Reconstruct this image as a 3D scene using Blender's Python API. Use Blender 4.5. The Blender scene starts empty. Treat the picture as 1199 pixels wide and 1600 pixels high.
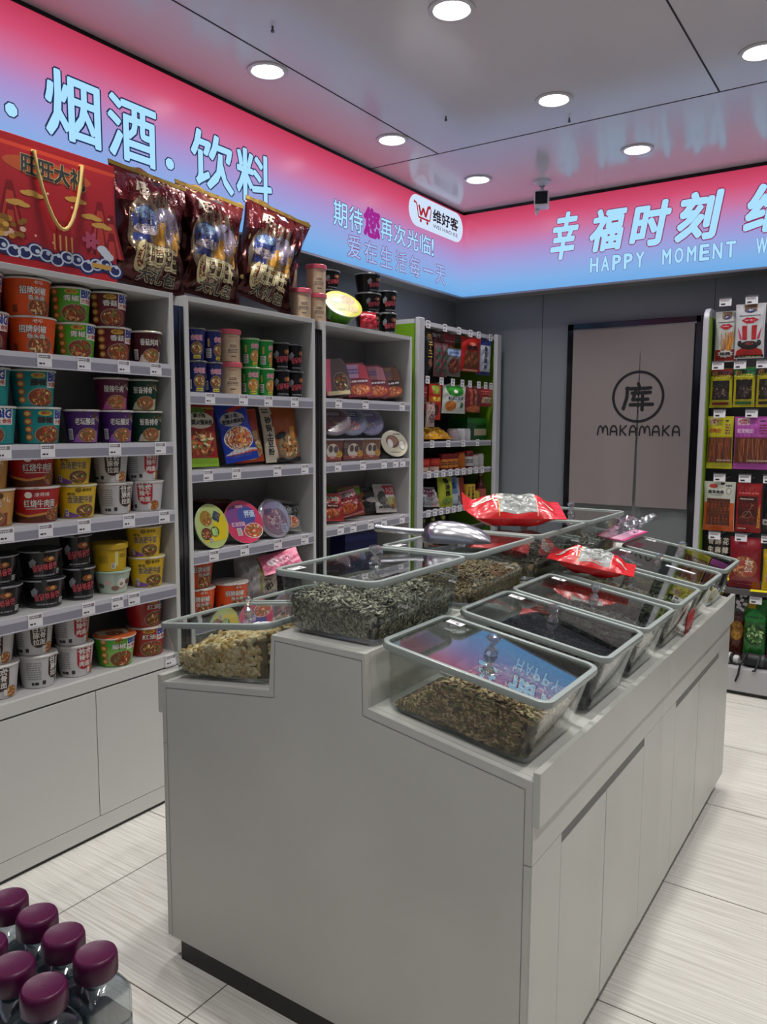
import bpy, bmesh, math, random
import numpy as np
from mathutils import Vector, Matrix

S = bpy.context.scene
COL = S.collection
PI = math.pi
R = math.radians

# ------------------------------------------------------------------ camera
CAM_H = 1.5
FPX = 1217.4
yaw, pitch, roll = R(-34.0416), R(6.2646), R(-0.2534)
fw = Vector((math.sin(yaw)*math.cos(pitch), math.cos(yaw)*math.cos(pitch), -math.sin(pitch)))
rt = Vector((math.cos(yaw), -math.sin(yaw), 0))
dn = fw.cross(rt)
rr = math.cos(roll)*rt + math.sin(roll)*dn
dd = -math.sin(roll)*rt + math.cos(roll)*dn
cam_d = bpy.data.cameras.new('camera')
cam_d.sensor_fit = 'VERTICAL'
cam_d.sensor_height = 36
cam_d.lens = FPX/1600*36
cam_d.clip_start = 0.02
cam = bpy.data.objects.new('camera', cam_d)
COL.objects.link(cam)
m = Matrix.Identity(4)
for i in range(3):
    m[i][0], m[i][1], m[i][2] = rr[i], -dd[i], -fw[i]
m[2][3] = CAM_H
cam.matrix_world = m
S.camera = cam

# ------------------------------------------------------------------ light and exposure
LAMP_W = 38.0
SIGN_E = 0.56
w = bpy.data.worlds.new('world'); S.world = w; w.use_nodes = True
w.node_tree.nodes['Background'].inputs[0].default_value = (0.75, 0.85, 1, 1)
w.node_tree.nodes['Background'].inputs[1].default_value = 0.45
S.view_settings.view_transform = 'Standard'
S.view_settings.look = 'None'
S.view_settings.gamma = 1
S.view_settings.exposure = 0.14
S.cycles.transparent_max_bounces = 40
S.cycles.max_bounces = 12

# ------------------------------------------------------------------ materials
def lin(h):
    h = h.lstrip('#')
    o = []
    for i in (0, 2, 4):
        c = int(h[i:i+2], 16)/255
        o.append(c/12.92 if c <= 0.04045 else ((c+0.055)/1.055)**2.4)
    return (*o, 1)
MATS = {}
def new_mat(name):
    ma = bpy.data.materials.new(name); ma.use_nodes = True
    nt = ma.node_tree
    return ma, nt, nt.nodes['Principled BSDF']
def C(hexc, rough=0.45, metal=0.0, emit=0.0, spec=0.5, name=None):
    k = (hexc, rough, metal, emit, spec)
    if k in MATS: return MATS[k]
    ma, nt, p = new_mat(name or 'paint_'+hexc.strip('#'))
    p.inputs['Base Color'].default_value = lin(hexc) if not emit else (.02, .02, .02, 1)
    p.inputs['Roughness'].default_value = rough
    p.inputs['Metallic'].default_value = metal
    p.inputs['Specular IOR Level'].default_value = spec
    if emit:
        p.inputs['Emission Color'].default_value = lin(hexc)
        p.inputs['Emission Strength'].default_value = emit
    MATS[k] = ma
    return ma
def noise_mat(name, stops, scale=30, stretch=(1, 1, 1), rough=0.4, detail=4, metal=0, bump=0.0, coord='Object', spec=0.5, voronoi=False):
    ma, nt, p = new_mat(name)
    tc = nt.nodes.new('ShaderNodeTexCoord'); mp = nt.nodes.new('ShaderNodeMapping')
    mp.inputs['Scale'].default_value = stretch
    nt.links.new(tc.outputs[coord], mp.inputs[0])
    if voronoi:
        n = nt.nodes.new('ShaderNodeTexVoronoi'); n.inputs['Scale'].default_value = scale
        sep = nt.nodes.new('ShaderNodeSeparateColor'); nt.links.new(mp.outputs[0], n.inputs['Vector'])
        nt.links.new(n.outputs['Color'], sep.inputs[0]); fac = sep.outputs[0]
    else:
        n = nt.nodes.new('ShaderNodeTexNoise'); n.inputs['Scale'].default_value = scale; n.inputs['Detail'].default_value = detail
        nt.links.new(mp.outputs[0], n.inputs['Vector']); fac = n.outputs[0]
    cr = nt.nodes.new('ShaderNodeValToRGB')
    els = cr.color_ramp.elements
    while len(els) < len(stops): els.new(0.5)
    for e, (pos, h) in zip(els, stops):
        e.position = pos; e.color = lin(h)
    nt.links.new(fac, cr.inputs[0]); nt.links.new(cr.outputs[0], p.inputs['Base Color'])
    p.inputs['Roughness'].default_value = rough; p.inputs['Metallic'].default_value = metal
    p.inputs['Specular IOR Level'].default_value = spec
    if bump:
        b = nt.nodes.new('ShaderNodeBump'); b.inputs['Strength'].default_value = bump; b.inputs['Distance'].default_value = 0.01
        nt.links.new(fac, b.inputs['Height']); nt.links.new(b.outputs[0], p.inputs['Normal'])
    return ma
def clear_mat(name, tint='E9EFEE', ior=1.5, rough=0.02, extra=0.0):
    """thin clear plastic: see-through sheet with a fresnel reflection"""
    ma = bpy.data.materials.new(name); ma.use_nodes = True; nt = ma.node_tree
    nt.nodes.remove(nt.nodes['Principled BSDF'])
    out = nt.nodes['Material Output']
    t = nt.nodes.new('ShaderNodeBsdfTransparent'); t.inputs[0].default_value = lin(tint)
    g = nt.nodes.new('ShaderNodeBsdfGlossy'); g.inputs['Roughness'].default_value = rough
    g.inputs[0].default_value = (1, 1, 1, 1)
    f = nt.nodes.new('ShaderNodeFresnel')
    ge = nt.nodes.new('ShaderNodeNewGeometry'); mr = nt.nodes.new('ShaderNodeMapRange')     # same reflection from either side of the sheet
    mr.inputs['To Min'].default_value = ior; mr.inputs['To Max'].default_value = 1/ior
    nt.links.new(ge.outputs['Backfacing'], mr.inputs['Value']); nt.links.new(mr.outputs[0], f.inputs[0])
    mx = nt.nodes.new('ShaderNodeMixShader')
    if extra:
        a = nt.nodes.new('ShaderNodeMath'); a.operation = 'ADD'; a.use_clamp = True; a.inputs[1].default_value = extra
        nt.links.new(f.outputs[0], a.inputs[0]); nt.links.new(a.outputs[0], mx.inputs[0])
    else:
        nt.links.new(f.outputs[0], mx.inputs[0])
    nt.links.new(t.outputs[0], mx.inputs[1]); nt.links.new(g.outputs[0], mx.inputs[2])
    nt.links.new(mx.outputs[0], out.inputs[0])
    return ma
WHITE = C('C9C9C6', 0.35, name='white_laminate')
WHITE_IN = C('B9B9B8', 0.5, name='white_shelf_board')
COUNTER = noise_mat('counter_laminate', [(0.3, 'B4B4AE'), (0.7, 'BDBDB7')], 3, rough=0.32)
EDGE = C('9B9B99', 0.4, name='counter_edge_band')
SEAM = C('4A4A48', 0.7, name='seam_dark')
BLACKM = C('161618', 0.35, name='black_plinth')
DARKTRIM = C('121217', 0.12, name='gloss_black_trim')
STRIP = C('8E8D99', 0.25, name='price_rail')
STRIP_L = C('C4C3CC', 0.25, name='price_rail_pale')
PAPER = C('E4E2E6', 0.6, name='paper_tag')
INK = C('2B2B30', 0.6, name='print_ink')
CLEAR = clear_mat('clear_acrylic', 'F4F6F5', 1.42)
LIDPANE = clear_mat('clear_lid_pane', 'EFF2F1', 1.85, 0.008, 0.06)
CRYSTAL = clear_mat('crystal_knob', 'EEF0F2', 2.0, 0.05, 0.3)
RIM = C('8F9793', 0.22, name='lid_frame_plastic')
CHROME = C('B9B9BE', 0.22, 1.0, name='steel')
FILM = clear_mat('clear_film', 'F2F4F6', 1.5, 0.12, 0.06)

# ------------------------------------------------------------------ mesh builder
class MB:
    def __init__(s): s.v = []; s.f = []; s.fm = []; s.mats = []; s.sm = []
    def mi(s, ma):
        if ma not in s.mats: s.mats.append(ma)
        return s.mats.index(ma)
    def add(s, vs, fs, ma, M=None, smooth=False):
        o = len(s.v); k = s.mi(ma)
        if M is not None: vs = [M @ Vector(v) for v in vs]
        s.v += [tuple(v) for v in vs]
        s.f += [tuple(i+o for i in f) for f in fs]
        s.fm += [k]*len(fs); s.sm += [smooth]*len(fs)
    def box(s, a, b, ma, M=None):
        x0, y0, z0 = a; x1, y1, z1 = b
        s.add([(x0,y0,z0),(x1,y0,z0),(x1,y1,z0),(x0,y1,z0),(x0,y0,z1),(x1,y0,z1),(x1,y1,z1),(x0,y1,z1)],
              [(0,3,2,1),(4,5,6,7),(0,1,5,4),(1,2,6,5),(2,3,7,6),(3,0,4,7)], ma, M)
    def lathe(s, prof, ma, seg=32, M=None, smooth=True, cap0=False, cap1=False):
        n = len(prof); vs = []; fs = []
        for r, z in prof:
            for k in range(seg):
                a = 2*PI*k/seg; vs.append((r*math.cos(a), r*math.sin(a), z))
        for i in range(n-1):
            for k in range(seg):
                k2 = (k+1) % seg
                fs.append((i*seg+k, i*seg+k2, (i+1)*seg+k2, (i+1)*seg+k))
        if cap0: fs.append(tuple(range(seg-1, -1, -1)))
        if cap1: fs.append(tuple((n-1)*seg+k for k in range(seg)))
        s.add(vs, fs, ma, M, smooth)
    def loft(s, loops, ma, closed=True, cap0=False, cap1=False, smooth=False, M=None):
        n = len(loops[0]); vs = [p for l in loops for p in l]; fs = []
        for i in range(len(loops)-1):
            for k in range(n if closed else n-1):
                k2 = (k+1) % n
                fs.append((i*n+k, i*n+k2, (i+1)*n+k2, (i+1)*n+k))
        if cap0: fs.append(tuple(range(n-1, -1, -1)))
        if cap1: fs.append(tuple((len(loops)-1)*n+k for k in range(n)))
        s.add(vs, fs, ma, M, smooth)
    def tube(s, pts, r, ma, seg=8, M=None, closed=False):
        pts = [Vector(p) for p in pts]; n = len(pts); loops = []
        up = Vector((0, 0, 1)); rad = r if isinstance(r, (list, tuple)) else [r]*n
        for i, p in enumerate(pts):
            a = pts[(i-1) % n] if (closed or i > 0) else p
            b = pts[(i+1) % n] if (closed or i < n-1) else p
            t = (b-a).normalized()
            u = t.cross(up)
            if u.length < 1e-3: u = t.cross(Vector((1, 0, 0)))
            u.normalize(); v = u.cross(t)
            loops.append([tuple(p + rad[i]*(math.cos(q)*u + math.sin(q)*v)) for q in (2*PI*k/seg for k in range(seg))])
        if closed: loops.append(loops[0])
        s.loft(loops, ma, True, not closed, not closed, True, M)
    def sphere(s, c, r, ma, seg=12, rings=8, M=None):
        rx, ry, rz = r if isinstance(r, (list, tuple)) else (r, r, r)
        T = Matrix.Translation(c) @ Matrix.Diagonal((rx, ry, rz, 1))
        if M is not None: T = M @ T
        prof = [(max(1e-4, math.sin(PI*i/rings)), -math.cos(PI*i/rings)) for i in range(rings+1)]
        s.lathe(prof, ma, seg, T)
    def mesh(s, name, angle=0.7):
        me = bpy.data.meshes.new(name)
        me.from_pydata(s.v, [], s.f)
        for ma in s.mats: me.materials.append(ma)
        me.polygons.foreach_set('material_index', s.fm)
        me.polygons.foreach_set('use_smooth', s.sm)
        me.update()
        if any(s.sm): me.set_sharp_from_angle(angle=angle)
        return me
    def build(s, name, parent=None, loc=None, rot=None, bevel=0.0):
        return link(name, s.mesh(name), parent, loc, rot, bevel)
def link(name, me, parent=None, loc=None, rot=None, bevel=0.0):
    o = bpy.data.objects.new(name, me); COL.objects.link(o)
    if parent: o.parent = parent
    if loc is not None: o.location = loc
    if rot is not None: o.rotation_euler = rot
    if bevel:
        b = o.modifiers.new('bevel', 'BEVEL'); b.width = bevel; b.segments = 2; b.limit_method = 'ANGLE'; b.harden_normals = False
    return o
def tag(o, label, cat, group=None, kind=None):
    o['label'] = label; o['category'] = cat
    if group: o['group'] = group
    if kind: o['kind'] = kind
    return o
def thing(name, label, cat, loc=(0, 0, 0), rot=(0, 0, 0), group=None):
    o = bpy.data.objects.new(name, None); COL.objects.link(o)
    o.empty_display_size = 0.05
    o.location = loc; o.rotation_euler = rot
    return tag(o, label, cat, group)
def struct(o, label=None, cat=None):
    o['kind'] = 'structure'
    if label: o['label'] = label
    if cat: o['category'] = cat
    return o
def dup(root, loc, rot, label, group=None):
    r = root.copy(); COL.objects.link(r); r.location = loc; r.rotation_euler = rot; r['label'] = label
    if group: r['group'] = group
    for ch in list(root.children):
        c = ch.copy(); COL.objects.link(c); c.parent = r
        for g in list(ch.children):
            d = g.copy(); COL.objects.link(d); d.parent = c
    return r

# ------------------------------------------------------------------ flat artwork: printed shapes in label space
TEXT = {}
def text_tris(body, bold=0.0, res=2):
    k = (body, bold, res)
    if k in TEXT: return TEXT[k]
    c = bpy.data.curves.new('lettering', 'FONT'); c.body = body; c.offset = bold; c.resolution_u = res
    o = bpy.data.objects.new('lettering', c); COL.objects.link(o)
    bpy.context.view_layer.update()
    me = bpy.data.meshes.new_from_object(o.evaluated_get(bpy.context.evaluated_depsgraph_get()))
    me.calc_loop_triangles()
    co = np.array([v.co[:2] for v in me.vertices]) if len(me.vertices) else np.zeros((1, 2))
    tr = [tuple(t.vertices) for t in me.loop_triangles]
    bpy.data.objects.remove(o); bpy.data.curves.remove(c); bpy.data.meshes.remove(me)
    TEXT[k] = (co, tr)
    return TEXT[k]
class Art:
    def __init__(s): s.t = []; s.k = 0
    def tri(s, a, b, c, ma, l): s.t.append(((a, b, c), ma, l+.012*s.k))
    def poly(s, pts, ma, l=1):
        s.k += 1
        for i in range(1, len(pts)-1): s.tri(pts[0], pts[i], pts[i+1], ma, l)
        return s
    def rect(s, u0, v0, u1, v1, ma, l=1): return s.poly([(u0, v0), (u1, v0), (u1, v1), (u0, v1)], ma, l)
    def ell(s, cx, cy, rx, ry, ma, l=1, n=20, rot=0.0, a0=0, a1=2*PI):
        ca, sa = math.cos(rot), math.sin(rot); pts = []
        for k in range(n):
            a = a0+(a1-a0)*k/n
            x, y = rx*math.cos(a), ry*math.sin(a); pts.append((cx+x*ca-y*sa, cy+x*sa+y*ca))
        return s.poly(pts, ma, l)
    def ring(s, cx, cy, rx, ry, w, ma, l=1, n=48):
        for k in range(n):
            a, b = 2*PI*k/n, 2*PI*(k+1)/n
            p = [(cx+(rx+o)*math.cos(q), cy+(ry+o)*math.sin(q)) for q, o in ((a, 0), (b, 0), (b, -w), (a, -w))]
            s.poly(p, ma, l)
        return s
    def line(s, pts, w, ma, l=1):
        for (x0, y0), (x1, y1) in zip(pts, pts[1:]):
            d = math.hypot(x1-x0, y1-y0) or 1; nx, ny = -(y1-y0)/d*w/2, (x1-x0)/d*w/2
            s.poly([(x0+nx, y0+ny), (x0-nx, y0-ny), (x1-nx, y1-ny), (x1+nx, y1+ny)], ma, l)
        return s
    def text(s, body, u0, v0, u1, v1, ma, l=3, bold=0.0, out=None, outw=0.05, rot=0.0, skew=0.0, res=2, n=4):
        co, tr = text_tris(body, 0.0, res)
        lo, hi = co.min(0), co.max(0); ext = np.maximum(hi-lo, 1e-6)
        sx, sy = (u1-u0)/ext[0], (v1-v0)/ext[1]
        em = min(sx, sy)
        q = (co-lo)/ext-0.5
        ca, sa = math.cos(rot), math.sin(rot)
        for m_, b_, l_ in ((out, bold+outw, l-0.5), (ma, bold, l)):
            if m_ is None: continue
            sh = [(0, 0)] if b_ < .006 else [(em*b_*math.cos(2*PI*(k+.5)/n), em*b_*math.sin(2*PI*(k+.5)/n)) for k in range(n)]
            x = q[:, 0]*(u1-u0)+skew*q[:, 1]*(v1-v0); y = q[:, 1]*(v1-v0)
            X = (u0+u1)/2+x*ca-y*sa; Y = (v0+v1)/2+x*sa+y*ca
            for dx, dy in sh:
                s.k += 1
                for t in tr: s.tri(*[(X[i]+dx, Y[i]+dy) for i in t], m_, l_)
        return s
    def food(s, cx, cy, rx, ry, seed=1, base='7A3B1E', bits=('C98A4A', 'B8402A', 'E3C98C', '5E7A30', '8C4A22'), rim='9A8C7A', l=2, n=26):
        rnd = random.Random(seed)
        if rim: s.ell(cx, cy, rx, ry, C(rim), l, 24)
        s.ell(cx, cy, rx*0.94, ry*0.93, C(base), l+0.4, 24)
        for i in range(n):
            a = rnd.uniform(0, 2*PI); q = math.sqrt(rnd.random())*0.76
            s.ell(cx+q*rx*math.cos(a), cy+q*ry*math.sin(a), rx*rnd.uniform(.08, .24), ry*rnd.uniform(.05, .13), C(rnd.choice(bits)), l+0.8+i*0.02, 8, rnd.uniform(0, PI))
        return s
    def bars(s, u0, v0, u1, v1, ma, rows=3, l=2, seed=3):
        """rows of small print too small to read"""
        rnd = random.Random(seed); h = (v1-v0)/rows
        for r_ in range(rows):
            x = u0
            while x < u1-0.002:
                w_ = min(rnd.uniform(0.4, 1.4)*h, u1-x)
                s.rect(x, v0+r_*h+h*0.2, x+w_*0.8, v0+r_*h+h*0.75, ma, l); x += w_
        return s
    def stamp(s, mb, fn, maxe=0.0, lay=0.0004):
        for (a, b, c), ma, l in s.t:
            st = [(a, b, c)]; out = []
            if maxe:
                while st:
                    p, q, r_ = st.pop()
                    e = [math.dist(p, q), math.dist(q, r_), math.dist(r_, p)]
                    mx = max(e)
                    if mx <= maxe: out.append((p, q, r_)); continue
                    i = e.index(mx); P = [p, q, r_]
                    A, B, D = P[i], P[(i+1) % 3], P[(i+2) % 3]
                    mid = ((A[0]+B[0])/2, (A[1]+B[1])/2)
                    st += [(A, mid, D), (mid, B, D)]
            else: out = st
            vs = []; fs = []
            for t in out:
                k = len(vs); vs += [fn(u, v, l*lay) for u, v in t]
                (x0, y0), (x1, y1), (x2, y2) = t
                fs.append((k, k+1, k+2) if (x1-x0)*(y2-y0)-(x2-x0)*(y1-y0) > 0 else (k, k+2, k+1))
            mb.add(vs, fs, ma)
def flat(x0=0, y0=0, z0=0):      # upright face looking to local -Y
    return lambda u, v, l: (x0+u, y0-l, z0+v)

# ------------------------------------------------------------------ the room
XW, YW, XR, YF, ZC = -2.79, 5.05, 2.3, -1.6, 2.948
def floor_mat():
    ma, nt, p = new_mat('floor_tiles')
    N, L = nt.nodes, nt.links
    tc = N.new('ShaderNodeTexCoord')
    mp = N.new('ShaderNodeMapping'); mp.inputs['Scale'].default_value = (0.7, 26, 1)
    L.new(tc.outputs['Object'], mp.inputs[0])
    n1 = N.new('ShaderNodeTexNoise'); n1.inputs['Scale'].default_value = 5; n1.inputs['Detail'].default_value = 6
    L.new(mp.outputs[0], n1.inputs['Vector'])
    cr = N.new('ShaderNodeValToRGB'); e = cr.color_ramp.elements
    e[0].position = 0.25; e[0].color = lin('C0BBB0'); e[1].position = 0.7; e[1].color = lin('ECE9E2')
    L.new(n1.outputs[0], cr.inputs[0])
    n2 = N.new('ShaderNodeTexNoise'); n2.inputs['Scale'].default_value = 1.2
    L.new(tc.outputs['Object'], n2.inputs['Vector'])
    mx = N.new('ShaderNodeMix'); mx.data_type = 'RGBA'; mx.blend_type = 'MULTIPLY'; mx.inputs[0].default_value = 0.25
    L.new(cr.outputs[0], mx.inputs[6]); L.new(n2.outputs[0], mx.inputs[7])
    br = N.new('ShaderNodeTexBrick')
    br.offset = 0; br.inputs['Scale'].default_value = 1; br.inputs['Brick Width'].default_value = 0.65; br.inputs['Row Height'].default_value = 0.654
    br.inputs['Mortar Size'].default_value = 0.0022; br.inputs['Mortar Smooth'].default_value = 0.1
    br.inputs['Color1'].default_value = (1, 1, 1, 1); br.inputs['Color2'].default_value = (.97, .97, .97, 1); br.inputs['Mortar'].default_value = (.18, .17, .15, 1)
    m2 = N.new('ShaderNodeMapping'); m2.inputs['Location'].default_value = (0.138+0.65*4, 0.066+0.654*3, 0)
    L.new(tc.outputs['Object'], m2.inputs[0]); L.new(m2.outputs[0], br.inputs['Vector'])
    m3 = N.new('ShaderNodeMix'); m3.data_type = 'RGBA'; m3.blend_type = 'MULTIPLY'; m3.inputs[0].default_value = 1
    L.new(mx.outputs[2], m3.inputs[6]); L.new(br.outputs['Color'], m3.inputs[7])
    L.new(m3.outputs[2], p.inputs['Base Color'])
    p.inputs['Roughness'].default_value = 0.33; p.inputs['Specular IOR Level'].default_value = 0.4
    return ma
b = MB(); b.box((XW-.1, YF-.1, -.1), (XR+.1, YW+.1, 0), floor_mat())
struct(b.build('floor'), 'pale streaked floor tiles with thin dark joints', 'floor')
WALLM = noise_mat('grey_wall_panel', [(0.3, '787D84'), (0.7, '7F848B')], 2, rough=0.4)
b = MB(); b.box((XW-.1, YF, 0), (XW, YW, ZC), WALLM); struct(b.build('wall_left'))
b = MB(); b.box((XW-.1, YW, 0), (XR+.1, YW+.1, ZC), WALLM)
for x in (-2.12, -1.03, -.1):
    b.box((x-.002, YW-.0015, 0), (x+.002, YW, ZC), C('43464C', .6))
struct(b.build('wall_back'))
b = MB(); b.box((XR, YF, 0), (XR+.1, YW, ZC), C('9A9A9C', .6)); struct(b.build('wall_right'))
b = MB(); b.box((XW-.1, YF-.1, 0), (XR+.1, YF, 2.2), C('8C8C8E', .6)); struct(b.build('wall_front'))
CEILM = noise_mat('ceiling_panel', [(0.3, 'CCC8D0'), (0.7, 'D2CED6')], 1.5, rough=0.16, spec=0.6)
b = MB(); b.box((XW-.1, YF-.1, ZC), (XR+.1, YW+.1, ZC+.1), CEILM)
for (x0, y0, x1, y1) in ((XW, 3.754, XR, 3.762), (-2.199, YF, -2.192, 3.754), (-.793, YF, -.786, 3.754), (.61, YF, .617, 3.754)):
    b.box((x0, y0, ZC-.0012), (x1, y1, ZC+.01), C('1A1A1D', .7))
struct(b.build('ceiling'), 'glossy grey ceiling panels with dark seams', 'ceiling')
for k, (x, y) in enumerate(((-1.913, 3.341), (-2.03, 2.268), (-1.436, 3.674))):
    b = MB(); b.lathe([(.004, 0), (.004, -.012), (.007, -.014), (.007, -.02)], C('55555A', .4), 8, cap0=True, cap1=True)
    tag(b.build('ceiling_screw', None, (x, y, ZC)), ['small screw hanging from ceiling between the two middle downlights', 'small ceiling screw beyond the seam at top left of frame', 'small ceiling screw close to the cross seam, beside a downlight'][k], 'screw', 'small screws in the ceiling')

# ------------------------------------------------------------------ recessed downlights
GLOW = C('FFFFFF', .5, 0, 9.0, name='lamp_glow')
def downlight():
    t = thing('downlight', '', 'ceiling light')
    b = MB(); b.lathe([(.083, -.001), (.083, -.006), (.076, -.009), (.066, -.007), (.063, .0), (.058, .03)], C('C9C7CC', .25), 40)
    b.lathe([(.083, -.001), (.058, -.0015)], C('A8A6AA', .4), 40)
    b.build('trim_ring', t)
    b = MB(); b.lathe([(.0005, -.004), (.03, -.0045), (.06, -.0035), (.062, -.001)], GLOW, 32, cap0=True)
    b.build('lamp_disc', t)
    l = bpy.data.lights.new('downlight_beam', 'SPOT'); l.energy = LAMP_W; l.spot_size = R(104); l.spot_blend = .85; l.shadow_soft_size = .05; l.color = (1, .985, .955)
    lo = bpy.data.objects.new('downlight_beam', l); COL.objects.link(lo); lo.parent = t; lo.location = (0, 0, -.02)
    return t
dl0 = downlight()
LIGHTS = [(-2.288, 2.522, 'downlight above the dark gap between the two nearer snack cabinets'), (-1.428, 2.525, 'downlight at top centre, cut by the upper frame edge'),
          (-2.287, 3.448, 'downlight nearest the long ceiling seam crossing, left row'), (-1.417, 3.436, 'downlight over the middle of the room, second of its row'),
          (-.581, 3.455, 'downlight cut by the right edge of the frame'), (-2.217, 4.258, 'downlight in the shiny strip near the left sign corner'),
          (-1.291, 4.268, 'downlight in the shiny strip above the calligraphy sign')]
for i, (x, y, lab) in enumerate(LIGHTS):
    if i == 0: dl0.location = (x, y, ZC); dl0['label'] = lab; dl0['group'] = 'recessed downlights'
    else: dup(dl0, (x, y, ZC), (0, 0, 0), lab, 'recessed downlights')
for (x, y) in ((-.45, 4.27), (-1.42, 1.6), (-.58, 2.5), (-.58, 1.6), (.3, 1.6), (.3, 2.5), (.3, 3.45), (.3, 4.27), (-2.29, 1.6), (-.58, .6), (.3, .6), (-1.42, .6), (1.3, 3.4), (1.3, 1.6), (1.3, 0.0)):
    dup(dl0, (x, y, ZC), (0, 0, 0), 'recessed round downlight in the ceiling outside the picture', 'downlights outside the picture')

# ------------------------------------------------------------------ backlit fascia signs
def sign_mat():
    ma = bpy.data.materials.new('backlit_gradient_print'); ma.use_nodes = True; nt = ma.node_tree
    nt.nodes.remove(nt.nodes['Principled BSDF']); N, L = nt.nodes, nt.links
    tc = N.new('ShaderNodeTexCoord'); sx = N.new('ShaderNodeSeparateXYZ'); L.new(tc.outputs['Object'], sx.inputs[0])
    mr = N.new('ShaderNodeMapRange'); mr.inputs['From Min'].default_value = 2.385; mr.inputs['From Max'].default_value = 2.925
    L.new(sx.outputs['Z'], mr.inputs['Value'])
    cr = N.new('ShaderNodeValToRGB'); els = cr.color_ramp.elements
    st = [(0, '76B8F8'), (.13, '88BDF8'), (.33, 'A4B0F0'), (.5, 'BA9CDC'), (.68, 'DA7CAC'), (.85, 'E0547C'), (1, 'CC3E5E')]
    while len(els) < len(st): els.new(.5)
    for e, (p, h) in zip(els, st): e.position = p; e.color = lin(h)
    L.new(mr.outputs[0], cr.inputs[0])
    em = N.new('ShaderNodeEmission'); em.inputs[1].default_value = SIGN_E*1.35
    L.new(cr.outputs[0], em.inputs[0])
    g = N.new('ShaderNodeBsdfGlossy'); g.inputs['Roughness'].default_value = .25; g.inputs[0].default_value = (.03, .03, .03, 1)
    ad = N.new('ShaderNodeAddShader'); L.new(em.outputs[0], ad.inputs[0]); L.new(g.outputs[0], ad.inputs[1])
    L.new(ad.outputs[0], N['Material Output'].inputs[0])
    return ma
SIGNM = sign_mat()
def glow(h, e, name): return C(h, .5, 0, e, .1, name)
LETTER = glow('A2D6FD', 1.0, 'lit_letter'); LETOUT = glow('28407C', .3, 'letter_outline'); PINKOUT = glow('C23A6E', .4, 'letter_outline_pink')
PURPLET = glow('B0219E', .7, 'lit_purple_letter'); PILL = glow('CFE2FA', .9, 'lit_white_patch'); PALE = glow('96BCF5', .9, 'lit_pale_letter')
ZB, ZT = 2.385, 2.925
XFa, YFa = -2.62, 4.835
t = thing('lightbox_sign', 'long pink to blue backlit sign along the left wall above the cabinets', 'sign', (0, 0, 0))
b = MB(); b.box((XW, YF, ZB), (XFa-.004, YW, ZT), C('7E7E80', .5)); b.box((XW, YF, ZT), (XFa-.012, YW, ZC), DARKTRIM)
b.box((XFa-.02, YF, ZB-.012), (XFa, YFa, ZB), C('9DA3AB', .35, .6)); b.build('housing', t)
b = MB(); b.add([(XFa, YF, ZB), (XFa, YFa, ZB), (XFa, YFa, ZT), (XFa, YF, ZT)], [(0, 1, 2, 3)], SIGNM); b.box((XFa-.004, YF, ZB), (XFa-.0001, YFa, ZT), C('E8E8EA'))
b.build('lit_face', t)
lf = lambda u, v, l: (XFa+.0004+l, u, v)
def sign_text(name, art, fn, parent):
    b = MB(); art.stamp(b, fn, 0, .0006); return b.build(name, parent)
def letter(ch, u0, v0, u1, v1, fn, parent, ma, bold, out=None, outw=.02, name='letter', **k):
    sign_text(name, Art().text(ch, u0, v0, u1, v1, ma, 3, bold, out, outw, n=8, **k), fn, parent)
def dot(y, z, fn, parent):
    a = Art(); a.ell(y, z, .028, .028, LETOUT, 2, 8, PI/8); a.ell(y, z, .023, .023, LETTER, 3, 8, PI/8); sign_text('dot', a, fn, parent)
dot(1.597, 2.567, lf, t); dot(2.285, 2.575, lf, t)
for ch, y0, y1 in (('烟', 1.725, 1.955), ('酒', 1.985, 2.22), ('饮', 2.40, 2.655), ('料', 2.67, 2.91)):
    letter(ch, y0+.006, 2.535, y1-.006, 2.76, lf, t, LETTER, .022, LETOUT, .026)
for ch, y0, y1, z0, z1 in (('期', 3.39, 3.51, 2.565, 2.695), ('待', 3.53, 3.655, 2.565, 2.695), ('再', 3.835, 3.955, 2.58, 2.695), ('次', 3.975, 4.10, 2.58, 2.695), ('光', 4.12, 4.245, 2.58, 2.695), ('临', 4.265, 4.395, 2.583, 2.697), ('!', 4.41, 4.435, 2.585, 2.69)):
    letter(ch, y0, z0, y1, z1, lf, t, LETTER, .012, LETOUT, .028)
letter('您', 3.67, 2.57, 3.82, 2.72, lf, t, PURPLET, .05, None, name='purple_letter')
for k, ch in enumerate('爱在生活每一天'):
    yc = 3.515+.159*k
    z0, z1 = (2.478, 2.490) if ch == '一' else (2.425, 2.542)
    letter(ch, yc, z0, yc+.12, z1, lf, t, PALE, .008, PINKOUT, .03)
a = Art(); py0, py1, pz0, pz1 = 4.135, 4.822, 2.73, 2.918; pr = (pz1-pz0)/2; pc = (pz0+pz1)/2
pts = [(py1-pr+pr*math.sin(q), pc-pr*math.cos(q)) for q in (PI*k/12 for k in range(13))]+[(py0+pr-pr*math.sin(q), pc+pr*math.cos(q)) for q in (PI*k/12 for k in range(13))]
a.poly(pts, PILL, 1)
RED = glow('C8202E', .6, 'lit_red_mark'); DK = glow('26242C', .3, 'dark_sign_letter')
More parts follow.
